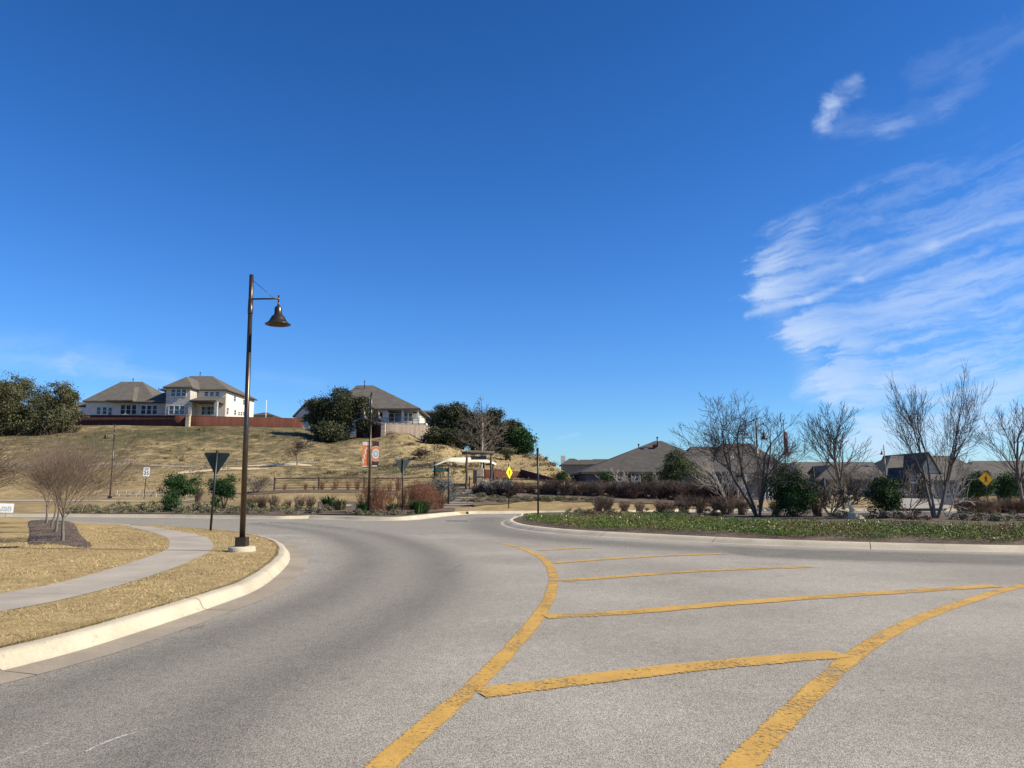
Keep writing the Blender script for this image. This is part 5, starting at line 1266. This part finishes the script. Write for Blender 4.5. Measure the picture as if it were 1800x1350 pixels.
# trees by house D and right
oak(1192, 66, 1150, 1236, 789, 862, 'mid green cedar before the broad brown roof', 216, [(.03, .05, .02), (.07, .09, .035), (.12, .14, .06)], n=9000, size=.16, clump=.22, low=.05, name='cedar_tree', trunks=1)
oak(1228, 64, 1205, 1262, 815, 870, 'yellowish thin bush right of the green cedar', 217, OLIVE, n=3500, size=.11, clump=.2, low=.0, name='evergreen_bush')
oak(1070, 68, 1050, 1085, 829, 848, 'small green shrub before the blue grey house windows', 218, GREEN, n=2600, size=.13, clump=.15, name='evergreen_bush', trunks=1)
oak(1136, 64, 1118, 1160, 830, 868, 'dark shrub under the eave of the blue grey house', 219, DK, n=3000, size=.13, clump=.2, low=.0, name='evergreen_bush', trunks=1)
oak(1712, 62, 1683, 1760, 828, 880, 'dark evergreen thicket behind the amber crossing sign', 220, GREEN, n=7000, size=.16, clump=.22, low=.0, name='evergreen_bush')
oak(1765, 64, 1735, 1815, 832, 880, 'dark evergreen thicket right of the amber crossing sign', 221, GREEN, n=6000, size=.16, clump=.22, low=.0, name='evergreen_bush')
oak(1622, 88, 1610, 1636, 835, 876, 'narrow dark shrub before the entry gable of the brown roofed house', 222, DK, n=2500, size=.16, clump=.2, low=.0, name='evergreen_bush', trunks=1)
oak(1585, 88, 1572, 1604, 858, 877, 'grey green rounded shrub before the right house windows', 223, SAGE, n=2200, size=.14, clump=.18, low=.0, name='evergreen_bush', trunks=1)
oak(1500, 84, 1460, 1545, 818, 872, 'brown grey leafless thicket before the taupe roofed house', 224, [(.05, .042, .036), (.09, .075, .062), (.13, .11, .09)], n=4500, size=.12, clump=.4, low=.0, name='thicket')

def bush(loc, xl, xr, yt, label, seed, cols, n, size, name='evergreen_bush', group=None, lobes=5, yb=None):
    t = thing(name, loc, label, 'bush', group); d = loc.y; k = d * cp / F; pxc = 900 + loc.x / (d * cp) * F; H = P(0, yt, d).z - loc.z
    a, b = (xl - pxc) * k, (xr - pxc) * k; rd = random.Random(seed); blobs = []; z0 = 0 if yb is None else P(0, yb, d).z - loc.z
    for i in range(lobes + 6):
        r_ = (b - a) * rd.uniform(.15, .27); x = a + r_ + (b - a - 2 * r_) * rd.random(); z = z0 + (H - z0) * rd.uniform(.22, .80)
        blobs.append((x, rd.uniform(-.25, .25) * (b - a), z, r_, r_, (H - z0) * rd.uniform(.16, .3)))
    blobs.append(((a + b) / 2, 0, z0 + (H - z0) * .44, (b - a) * .36, (b - a) * .34, (H - z0) * .40))
    tr = MB()
    for q in range(5): an = q * 1.26; tr.tube([(0, 0, -.05), (math.cos(an) * .12 * (b - a), math.sin(an) * .1 * (b - a), z0 * .6 + H * .2), (math.cos(an) * .3 * (b - a), math.sin(an) * .25 * (b - a), (z0 + H) * .5)], [.03, .022, .012], 5)
    tr.build('stems', M_barko, t); foliage('foliage', blobs, n, size, cols, t, seed, clump=.05 + .045 * (b - a), nclump=max(30, n // 110)); return t
EG = 'round evergreen bushes'
bush(I(1394, 908), 1341, 1438, 824, 'big round dark evergreen bush in the middle of the island', 301, GREEN, 26000, .075, lobes=8, group=EG)
bush(I(1552, 907), 1522, 1584, 833, 'rounded evergreen bush left of the tallest bare tree', 302, [(.014, .035, .012), (.035, .07, .02), (.07, .12, .03)], 14000, .075, lobes=6, group=EG)
pE = G(302, 893, .3)
def bt(px, d): return T(px, d)
bush(bt(300, 44.5), 273, 343, 834, 'larger twin lobed evergreen bush on the left roadside bed', 303, GREEN, 9000, .09, group=EG, yb=874)
bush(bt(302, 43.2), 281, 324, 866, 'low evergreen bush in front of the larger left one', 304, GREEN, 4500, .085, group=EG)
bush(bt(393, 44.5), 366, 422, 839, 'evergreen bush between the yield sign and the near lamp', 305, GREEN, 8000, .09, group=EG, yb=876)
bush(bt(381, 43.4), 372, 390, 872, 'small dark evergreen clump at the yield post', 306, GREEN, 1500, .08, group=EG)
# sage bushes by the steps
bush(T(775, 52), 752, 812, 838, 'silvery sage bush behind the green street sign', 307, SAGE, 6000, .09, name='sage_bush', group='sage bushes')
bush(T(857, 54.5), 836, 880, 838, 'silvery sage bush right of the gateway', 308, SAGE, 4000, .09, name='sage_bush', group='sage bushes')
bush(T(885, 54.5), 872, 912, 838, 'silvery sage bush behind the bright yellow crossing sign', 309, SAGE, 3500, .09, name='sage_bush', group='sage bushes')
bush(T(450, 57), 425, 482, 838, 'greyish leafless bush right of the near lamp pole', 310, [(.09, .07, .055), (.15, .12, .10), (.22, .18, .14)], 3500, .07, name='dry_bush')
# yuccas / grass tufts
def spiky(loc, h, w, label, seed, cols, n=160, name='grass_tuft', group=None, wid=.012, cat='grass'):
    r = np.random.default_rng(seed); V = []; C = []; Fc = []; cols = np.array(cols)
    for k in range(n):
        a = r.uniform(0, 6.28); ln = h * r.uniform(.6, 1.1); o = r.uniform(0, .22) * w; out = r.uniform(.15, 1.) * w * .5
        b0 = np.array([math.cos(a) * o, math.sin(a) * o, 0]); md = b0 + np.array([math.cos(a) * out * .5, math.sin(a) * out * .5, ln * .65]); tp = b0 + np.array([math.cos(a) * out, math.sin(a) * out, ln * r.uniform(.75, 1)])
        s_ = np.array([-math.sin(a), math.cos(a), 0]) * wid; i = len(V); V += [b0 - s_, b0 + s_, md + s_, md - s_, tp]; c_ = cols[r.integers(0, len(cols))] * r.uniform(.75, 1.25); C += [c_] * 5
        Fc += [(i, i + 1, i + 2, i + 3), (i + 3, i + 2, i + 4, i + 4)]
    me = bpy.data.meshes.new(name); me.from_pydata([tuple(v) for v in V], [], [f if f[2] != f[3] else f[:3] for f in Fc]); me.materials.append(M_leaf)
    at = me.color_attributes.new('col', 'FLOAT_COLOR', 'POINT'); c4 = np.ones((len(V), 4), np.float32); c4[:, :3] = np.array(C); at.data.foreach_set('color', c4.ravel())
    o = link(bpy.data.objects.new(name, me)); o.location = loc; return tag(o, label, cat, group)
def zI(px, d): return Vector(((px - 900) / F * d * cp, d, .16))
spiky(zI(734, 41.5), .85, 1.3, 'spiky green yucca at the right end of the splitter island', 401, GREEN, 260, 'yucca', wid=.02, cat='plant')
spiky(zI(745, 42), .8, 1.2, 'darker spiky yucca beside the street sign post', 402, [(.02, .04, .02), (.05, .07, .03)], 220, 'yucca', wid=.02, cat='plant')
spiky(zI(638, 41), .75, 1.0, 'spiky green tuft at the foot of the twin lamp', 403, GREEN, 200, 'yucca', wid=.018, cat='plant')
spiky(zI(690, 41), .7, 1.0, 'spiky green tuft left of the smaller yield sign', 404, OLIVE, 200, 'yucca', wid=.018, cat='plant')
spiky(bt(577, 46), .95, 1.3, 'bright green spiky plant right of the reddish shrubs', 405, GREEN, 240, 'yucca', wid=.02, cat='plant')
spiky(bt(597, 44.5), .8, 1.2, 'dull green spiky plant at the end of the left bed', 406, OLIVE, 220, 'yucca', wid=.02, cat='plant')

# rusty twiggy shrubs
def twig_mesh(seed, n=130, h=1., w=.9, r=.006, lean=.6):
    rd = random.Random(seed); m_ = MB()
    for k in range(n):
        a = rd.uniform(0, 6.28); o = rd.uniform(0, .25) * w; out = rd.random() ** .6 * w * .5; ln = h * rd.uniform(.55, 1.); p0_ = Vector((math.cos(a) * o, math.sin(a) * o, -.02)); p1_ = Vector((math.cos(a) * out * .55 + rd.gauss(0, .03), math.sin(a) * out * .55, ln * .5)); p2_ = Vector((math.cos(a) * out + rd.gauss(0, .05), math.sin(a) * out + rd.gauss(0, .05), ln))
        m_.tube([p0_, p1_, p2_], [r * 1.5, r, r * .6], 3, cap=False)
        for q in range(3): s_ = p1_.lerp(p2_, rd.random()); m_.tube([s_, s_ + Vector((rd.gauss(0, .07), rd.gauss(0, .07), rd.uniform(.05, .16)))], [r * .7, r * .5], 3, cap=False)
    return m_
def twiggy(name, seed, cols, mt, n=120, leaves=900, ls=.035, r=.006, h=1., w=1.):
    t = thing(name, (0, 0, 0), 'x', 'shrub'); twig_mesh(seed, n, h, w, r).build('stems', mt, t)
    foliage('leaves', [(0, 0, h * .62, w * .42, w * .42, h * .32), (0, 0, h * .38, w * .44, w * .44, h * .26)], leaves, ls, cols, t, seed, clump=.07); return t
ORD = ['leftmost', 'second', 'third', 'fourth', 'fifth', 'sixth', 'seventh', 'eighth', 'ninth', 'tenth', 'eleventh', 'twelfth', 'thirteenth', 'fourteenth', 'fifteenth', 'sixteenth', 'seventeenth', 'eighteenth', 'nineteenth', 'twentieth', 'twenty first', 'twenty second', 'twenty third', 'twenty fourth', 'twenty fifth', 'twenty sixth', 'twenty seventh', 'twenty eighth', 'twenty ninth', 'thirtieth']
def row(protos, spots, fmt, group):
    """spots: (location, scale); each is a thing copied with its parts"""
    used = set(); spots = sorted(spots, key=lambda s: s[0].x / s[0].y)
    for i, (loc, sc) in enumerate(spots):
        pr = protos[i % len(protos)]
        o = pr if id(pr) not in used else copy_tree(pr); used.add(id(pr))
        o.location = loc; o.scale = sc if hasattr(sc, '__len__') else (sc,) * 3; o.rotation_euler = (0, 0, (i * 2.4) % 6.28)
        w = ORD[i] if i else 'leftmost'; o['label'] = fmt.replace('#', w + ('' if i == 0 else ' from left')); o['group'] = group
rs = random.Random(11)
# burgundy hedge along the bank (behind), and along the island
hp = [twiggy('hedge_shrub', 501 + i, BURG, M_twigd, 110, 2600, .05, .007, 1., 1.25) for i in range(3)]
sp1 = []
for i in range(24):
    px = 838 + i * 19.5 + rs.uniform(-3, 3); d = 56.0 + rs.uniform(-.4, .4) - (1.5 if px < 900 else 0); p = T(px, d)
    top = 845 + rs.uniform(-2, 2) + (4 if px < 860 else 0); sp1.append((p, ((P(0, top, d).z - p.z) * 1.15,) * 2 + (P(0, top, d).z - p.z,)))
row(hp, sp1, 'burgundy shrub, # in the clipped hedge on the mulch bank', 'burgundy hedge on the bank')
hp2 = [twiggy('hedge_shrub', 511 + i, RUST, M_twig, 110, 2400, .045, .006, 1., 1.15) for i in range(2)]
sp2 = []
for i in range(10):
    px = 1688 + i * 17; d = 42.5 + rs.uniform(-.3, .3); p = zI(px, d); p = Vector((p.x, p.y, .12)); h = P(0, 874 + rs.uniform(-1, 1), d).z - p.z; sp2.append((p, (h * 1.1, h * 1.1, h)))
row(hp2, sp2, 'rust brown shrub, # in the clipped hedge below the crossing sign', 'rust brown hedge on the right')
sh = [twiggy('winter_shrub', 521 + i, BURG, M_twig, 130, 1300, .04, .007, 1., 1.2) for i in range(3)]
sp3 = []
for px, py, yt in ((1050, 899, 873), (1072, 899, 874), (1100, 899, 878), (1125, 899, 876), (1160, 901, 872), (1180, 901, 876), (1205, 902, 871), (1228, 902, 874), (1258, 904, 870), (1282, 904, 876), (1308, 905, 868), (1362, 906, 872), (1440, 908, 876)):
    p = I(px + rs.uniform(-5, 5), py); h = P(0, yt + rs.uniform(-4, 5), p.y).z - p.z; w_ = rs.uniform(1.0, 1.6) * .62; sp3.append((p, (w_ * 1.15, w_, h)))
row(sh, sp3, 'winter bare brown shrub, # behind the green groundcover', 'brown shrubs on the island')
rb = [twiggy('red_shrub', 531 + i, RUST, M_twig, 110, 700, .04, .007, 1., .95) for i in range(2)]
sp4 = []
for px, yt in ((348, 857), (441, 868), (461, 868), (481, 869), (506, 877), (525, 869), (545, 869)):
    d = 46. if px > 400 else 54.; p = T(px, d); h = P(0, yt, d).z - p.z; sp4.append((p, (h * .95, h * .95, h)))
row(rb, sp4, 'small reddish leafless shrub, # along the left roadside bed', 'reddish shrubs by the road')
# tall rusty wild shrubs on the splitter and left of the steps
wr = [twiggy('rusty_shrub', 541 + i, [(.11, .055, .03), (.2, .09, .045), (.28, .15, .08)], mat('rusty_twigs', (.19, .085, .05), .95, fn=f_bark), 80, 200, .035, .005, 1., 1.0) for i in range(3)]
sp5 = []
for px, d, yt in ((655, 41.6, 833), (668, 42.4, 842), (640, 42.5, 852), (722, 44, 838), (738, 45, 835), (752, 46, 842), (765, 47, 848), (705, 46, 846), (745, 48, 838), (684, 47, 852), (775, 48.5, 858), (728, 47.5, 846), (500, 57.5, 843), (537, 58, 842), (566, 57.5, 838), (590, 59, 836), (612, 57, 840), (628, 58, 835), (685, 57, 838), (700, 58, 832), (552, 57, 846), (585, 56.6, 845)):
    p = T(px, d) if d > edge_d(px) + .2 else zI(px, d); h = P(0, yt + 6, d).z - p.z; sp5.append((p, (h * .85, h * .85, h)))
row(wr, sp5, 'wild rust coloured bush, # around the rail fence and twin lamp', 'rusty wild bushes')
# low clumps in beds
def clump_proto(seed, cols, name='groundcover_clump'):
    V, Fq, C = leaf_cloud([(0, 0, .12, .45, .45, .22), (0, 0, .05, .5, .5, .12)], 1500, .06, cols, seed, clump=.05, up=.35)
    return tag(npmesh(name, V, Fq, M_leaf, None, C), 'x', 'plant')
GC = [(.10, .095, .05), (.19, .175, .10), (.27, .245, .15)]
cpz = [clump_proto(601, GC), clump_proto(602, [(.12, .10, .06), (.22, .19, .13)]), clump_proto(603, [(.09, .10, .04), (.17, .18, .08), (.25, .23, .13)])]
spc = []
for i in range(30):
    px = 135 + i * 15.5 + rs.uniform(-5, 5); d = float(edge_d(px)) + (1.2, 4.0, 6.4)[i % 3] * min(1, (px - 90) / 150) + rs.uniform(0, .6); p = T(px, d); s_ = rs.uniform(.85, 1.25); spc.append((p, (s_ * 1.2, s_, s_ * 1.15)))
row(cpz, spc, 'low olive clump, # along the left kerbside mulch', 'low clumps beside the left kerb')
cq = [clump_proto(611, GC), clump_proto(612, GC)]
spc = []
for i in range(24):
    px = 822 + (i % 12) * 21 + rs.uniform(-5, 5); d = (51.5 + .012 * (px - 822) if i < 12 else 53.4) + rs.uniform(-.3, .3); p = T(px, d, .05); s_ = rs.uniform(.7, 1.05); spc.append((p, (s_ * 1.1, s_, s_ * .8)))
row(cq, spc, 'low pale clump, # on the mulch bank below the hedge', 'low clumps on the mulch bank')
cq = [clump_proto(621, GC), clump_proto(622, [(.10, .065, .045), (.17, .12, .08)])]
spc = []
for (px, py) in ((1010, 902), (1042, 903), (1080, 903), (1140, 905), (1190, 906), (1250, 907), (1480, 910), (1540, 911), (1560, 910), (1605, 913), (1700, 914), (1742, 913), (1770, 916), (1790, 912)):
    p = I(px, py); s_ = rs.uniform(.75, 1.1); spc.append((p, (s_ * 1.3, s_, s_ * .9)))
row(cq, spc, 'low brownish clump, # on the island behind the groundcover', 'low clumps on the island')
cq = [clump_proto(631, GC)]
spc = [(zI(px, d), rs.uniform(.7, 1.)) for px, d in ((625, 40.4), (662, 39.6), (690, 39.7), (720, 40.4), (700, 39.9), (640, 40))]
row(cq, spc, 'low olive clump, # at the kerb of the splitter island', 'low clumps on the splitter island')

# groundcover band on the island (uncountable)
b1, b2 = inset(1.45), inset(1.5)
def band_scatter(n, d0, d1, xmin=1.0):
    pts = []
    N = len(isl)
    L = [(isl[(i + 1) % N] - isl[i]).length for i in range(N)]
    idx_ = [i for i in range(N) if isl[i].y < 34 and isl[i].x < 24 and isl[i].x > -.6]
    wts = np.array([L[i] for i in idx_]); wts /= wts.sum()
    pick = rng.choice(idx_, n, p=wts); f = rng.random(n); u = rng.random(n)
    A = np.array([[isl[i].x, isl[i].y] for i in pick]); B = np.array([[isl[(i + 1) % N].x, isl[(i + 1) % N].y] for i in pick]); Nn = np.array([[ns_i[i].x, ns_i[i].y] for i in pick])
    dd = d0 + (d1 - d0) * u
    return A + (B - A) * f[:, None] - Nn * sg * dd[:, None], dd
ns_i = normals2(isl, True)
def far_w(x): return np.interp(x, [0, 3, 8, 16], [3.0, 5.5, 7.0, 5.2])
Q, dd = band_scatter(4600, 1.0, 8.0)
keep = dd < far_w(Q[:, 0]) + rng.normal(0, .35, len(dd)); Q = Q[keep]; dd = dd[keep]
gapn = np.sin(Q[:, 0] * 2.3 + 2 * np.sin(Q[:, 1] * 1.9)) * np.sin(Q[:, 1] * 2.9 + 1.7 * np.sin(Q[:, 0] * 1.3)); keep = (gapn > -.55) | (rng.random(len(dd)) < .25); Q = Q[keep]; dd = dd[keep]
Vs, Fs, Cs = [], [], []; off = 0
PAL = np.array([(.075, .12, .022), (.125, .175, .032), (.17, .205, .045), (.20, .185, .06), (.19, .125, .055), (.16, .075, .04)])
per = 64
cz = np.array([Iz(x, y) for x, y in Q[::12]]); czf = np.interp(np.arange(len(Q)), np.arange(len(Q))[::12], cz) * 0 + .22 + .02 * dd
n = len(Q) * per; ci = np.repeat(np.arange(len(Q)), per)
hgt = rng.uniform(.06, .22, len(Q)) * (1 + .3 * np.sin(Q[:, 0] * 1.7 + Q[:, 1]))
Pn = np.stack([Q[ci, 0] + rng.normal(0, .13, n), Q[ci, 1] + rng.normal(0, .13, n), czf[ci] - .04 + hgt[ci] * rng.random(n) ** .6 * 1.25], -1)
a = rng.normal(size=(n, 3)); a[:, 2] = np.abs(a[:, 2]) + .3; a /= np.linalg.norm(a, axis=1)[:, None]
b = np.cross(a, rng.normal(size=(n, 3))); b /= np.linalg.norm(b, axis=1)[:, None]; s_ = rng.uniform(.022, .052, (n, 1))
V = None
tone = .5 + .5 * np.sin(Q[:, 0] * .9 + 1.3 * np.sin(Q[:, 1] * .8)) * np.cos(Q[:, 1] * .7 - Q[:, 0] * .35); pi_ = np.clip((tone * 3.4 + rng.normal(0, .9, len(Q)) + (dd > 3.2) * 1.2), 0, 5).astype(int)
C = PAL[pi_[ci]] * rng.uniform(.6, 1.45, (n, 1))
fl_ = (rng.random(n) < .009) & (rng.random(len(Q))[ci] < .4); C[fl_] = (.78, .74, .58); 
s_[fl_] *= 1.7; Pn[fl_, 2] += .04
V = np.stack([Pn - a * s_ * .5, Pn + b * s_ * .3, Pn + a * s_ * .5, Pn - b * s_ * .3], 1).reshape(-1, 3)
tag(npmesh('groundcover', V, np.arange(n * 4).reshape(n, 4), M_leaf, None, np.repeat(C, 4, axis=0)), 'green groundcover with small white flowers along the island kerb', 'groundcover', kind='stuff')
# pale rocks
def rock(loc, s, label, seed, name='limestone_rock'):
    import bmesh
    bm = bmesh.new(); bmesh.ops.create_icosphere(bm, subdivisions=3, radius=1); rd = random.Random(seed); ph = [rd.uniform(0, 6) for _ in range(6)]
    for v in bm.verts:
        c_ = v.co; k = 1 + .18 * math.sin(c_.x * 3 + ph[0]) * math.sin(c_.y * 3.3 + ph[1]) + .12 * math.sin(c_.z * 5 + ph[2]) + .08 * math.sin(c_.x * 8 + c_.y * 7 + ph[3])
        v.co = Vector((c_.x * s[0], c_.y * s[1], c_.z * s[2])) * k
    me = bpy.data.meshes.new(name); bm.to_mesh(me); bm.free(); me.materials.append(M_rock); o = link(bpy.data.objects.new(name, me)); o.location = loc
    return tag(o, label, 'rock', 'pale limestone rocks')
p = I(1500, 912); rock(p + Vector((0, 0, .12)), (.19, .17, .15), 'pale limestone rock topped by a pointed stone between the bushes', 1)
rock(p + Vector((-.02, .02, .33)), (.10, .09, .17), 'pointed pale stone balanced on the lower limestone rock', 2)
rock(p + Vector((-.10, .06, .56)), (.05, .05, .14), 'slim pale stone leaning above the balanced stones', 3)
rock(I(1513, 914) + Vector((0, 0, .05)), (.13, .12, .1), 'small pale rock just right of the balanced stones', 4)
rock(I(1261, 906) + Vector((0, 0, .08)), (.17, .14, .14), 'pale rock among the brown shrubs left of the dark leaning trunk', 5)
# limestone low walls beyond the island
for px, w_, yt, lab in ((1461, 12, 871, 'low pale stone wall block left of the thin bare tree trunk'), (1494, 14, 871, 'low pale stone wall block right of the thin bare tree trunk')):
    p = T(px, 58); k = 58 / F; b = MB(); b.box(-w_ * k / 2, w_ * k / 2, 0, .5, -.1, P(0, yt, 58).z - p.z); o = b.build('stone_block', M_stone, bevel=.03); o.location = p; tag(o, lab, 'wall', 'low stone blocks')
p = T(1668, 60); b = MB(); b.box(-.35, .35, 0, .5, 0, .75); b.box(-.38, .38, -.03, .53, .75, .82); o = b.build('utility_box', M_greysid, bevel=.02); o.location = p; tag(o, 'small grey utility box beside the exit street', 'utility box')

# dry grass blades on the verge (uncountable)
n = 420000
X_ = rng.uniform(-15, .2, n); Y_ = 3 + 26 * rng.random(n) ** 1.25
ok = inpoly(X_, Y_, edge1 + far_side + [Vector((-80, 36, 0)), Vector((-80, 0, 0)), Vector((-12, -2, 0))]) & ~inpoly(X_, Y_, walk_poly) & ~inpoly(X_, Y_, mbed) & (X_ > -.78 * Y_)
X_, Y_ = X_[ok], Y_[ok]; n = len(X_)
h = rng.uniform(.008, .022, n) * (1 + .5 * np.sin(X_ * 2.1 + np.sin(Y_ * 1.7) * 2)); a = rng.uniform(0, 6.28, n); w = rng.uniform(.0015, .0032, n) * (1 + Y_ / 16); ln = rng.uniform(.01, .05, n); a2 = rng.uniform(0, 6.28, n)
base = np.stack([X_, Y_, np.full(n, .149)], -1); sd3 = np.stack([np.cos(a), np.sin(a), np.zeros(n)], -1) * w[:, None]; tip = base + np.stack([np.cos(a2) * ln, np.sin(a2) * ln, h], -1)
V = np.stack([base - sd3, base + sd3, tip], 1).reshape(-1, 3)
patch = .5 + .5 * np.sin(X_ * .9 + 2 * np.sin(Y_ * .5)) * np.sin(Y_ * .8 + 1.5 * np.sin(X_ * .6)); pal = np.array([(.27, .19, .08), (.40, .29, .13), (.52, .39, .19), (.62, .49, .27)])
C = pal[rng.integers(0, 4, n)] * rng.uniform(.7, 1.2, (n, 1)) * (.78 + .42 * patch)[:, None]
big_ = rng.random(n) < .06; tip[big_] += np.stack([rng.normal(0, .025, n), rng.normal(0, .025, n), rng.uniform(.01, .04, n)], -1)[big_]; V = np.stack([base - sd3, base + sd3, tip], 1).reshape(-1, 3)
grn = rng.random(n) < np.clip((patch - .8) * 2.2, 0, .45); C[grn] = np.array((.12, .14, .04)) * rng.uniform(.7, 1.3, (grn.sum(), 1))
tag(npmesh('grass', V, np.arange(n * 3).reshape(n, 3), M_leaf, None, np.repeat(C, 3, axis=0)), 'short dormant straw coloured grass blades on the verge', 'grass', kind='stuff')
# blades leaning over the back of the kerb
m2 = 16000; ei = rng.integers(0, len(edge1) - 1, m2); ft = rng.random(m2); A = np.array([[p.x, p.y] for p in edge1]); D_ = A[ei + 1] - A[ei]; L_ = np.linalg.norm(D_, axis=1)[:, None]; Nr = np.stack([D_[:, 1], -D_[:, 0]], -1) / L_
Q2 = A[ei] + D_ * ft[:, None] + Nr * rng.uniform(-.05, .012, (m2, 1)); ang = rng.uniform(0, 6.28, m2); b0 = np.stack([Q2[:, 0], Q2[:, 1], np.full(m2, .15)], -1); sd4 = np.stack([np.cos(ang), np.sin(ang), ang * 0], -1) * .0035
lean_ = rng.uniform(-.01, .05, m2)[:, None] * (.5 + .5 * np.sin(Q2[:, :1] * 6 + Q2[:, 1:] * 5)); tp = b0 + np.concatenate([Nr * lean_ + rng.normal(0, .012, (m2, 2)), rng.uniform(.005, .035, (m2, 1))], 1)
tag(npmesh('edge_grass', np.stack([b0 - sd4, b0 + sd4, tp], 1).reshape(-1, 3), np.arange(m2 * 3).reshape(m2, 3), M_leaf, None, np.repeat(np.array([(.25, .18, .085), (.34, .255, .125), (.43, .335, .18), (.2, .17, .07)])[rng.integers(0, 4, m2)], 3, axis=0)), 'ragged dry grass along the back of the near kerb', 'grass', kind='stuff')
# wild grass tufts and scrub on the hillside (uncountable)
n = 5000; V = []; pxr = rng.uniform(-100, 1040, n); dr = rng.uniform(70, 114, n)
ok = ~((pxr > 985) & (dr > 90)); pxr, dr = pxr[ok], dr[ok]; n = len(pxr)
B3_ = np.array([tuple(T(float(a_), float(b_))) for a_, b_ in zip(pxr, dr)])
k_ = 5; ci = np.repeat(np.arange(n), k_); m_ = n * k_; hh = rng.uniform(.06, .2, n) * np.where((pxr > 680) | (dr > 112), 1.5, 1.)
a = rng.uniform(0, 6.28, m_); ww = rng.uniform(.04, .09, m_); bs = B3_[ci] + np.stack([rng.normal(0, .12, m_), rng.normal(0, .12, m_), np.full(m_, -.02)], -1)
sd3 = np.stack([np.cos(a), np.sin(a), a * 0], -1) * ww[:, None]; tip = bs + np.stack([rng.normal(0, .08, m_), rng.normal(0, .08, m_), hh[ci] * .8 * rng.uniform(.6, 1.1, m_)], -1)
V = np.stack([bs - sd3, bs + sd3, tip], 1).reshape(-1, 3); pal = np.array([(.10, .10, .045), (.17, .145, .075), (.27, .21, .11), (.38, .29, .15)])
gl = ((pxr > 680) & (dr > 70)).astype(int); pc = pal[np.clip(rng.integers(0, 3, n) + gl, 0, 3)]
tag(npmesh('hillside_grass', V, np.arange(m_ * 3).reshape(m_, 3), M_leaf, None, np.repeat(pc[ci] * rng.uniform(.8, 1.2, (m_, 1)), 3, axis=0)), 'tufts of wild dry grass over the hillside', 'grass', kind='stuff')

# scrub on the hillside (uncountable)
r9 = random.Random(9); bl = []
for _ in range(420):
    px = r9.uniform(-60, 1010); d = r9.uniform(72, 113)
    if px > 975 and d > 88: continue
    g_ = math.sin(px * .021 + 1.7 * math.sin(d * .11)) * math.sin(d * .23 + px * .004)
    if g_ < .1 and px < 690: continue
    p = T(px, d); q = r9.uniform(.18, .5) * (1.25 if px > 690 else .85); bl.append((p.x, p.y, p.z + q * .25, q * 1.5, q, q * .45))
Vq, Fq, Cq = leaf_cloud(bl, 26000, .15, [(.075, .06, .035), (.12, .095, .05), (.17, .125, .065), (.26, .19, .10)], 99, clump=.16, nclump=1400)
tag(npmesh('scrub', Vq, Fq, M_leaf, None, Cq), 'low brown scrub scattered over the dry hillside', 'scrub', kind='stuff')
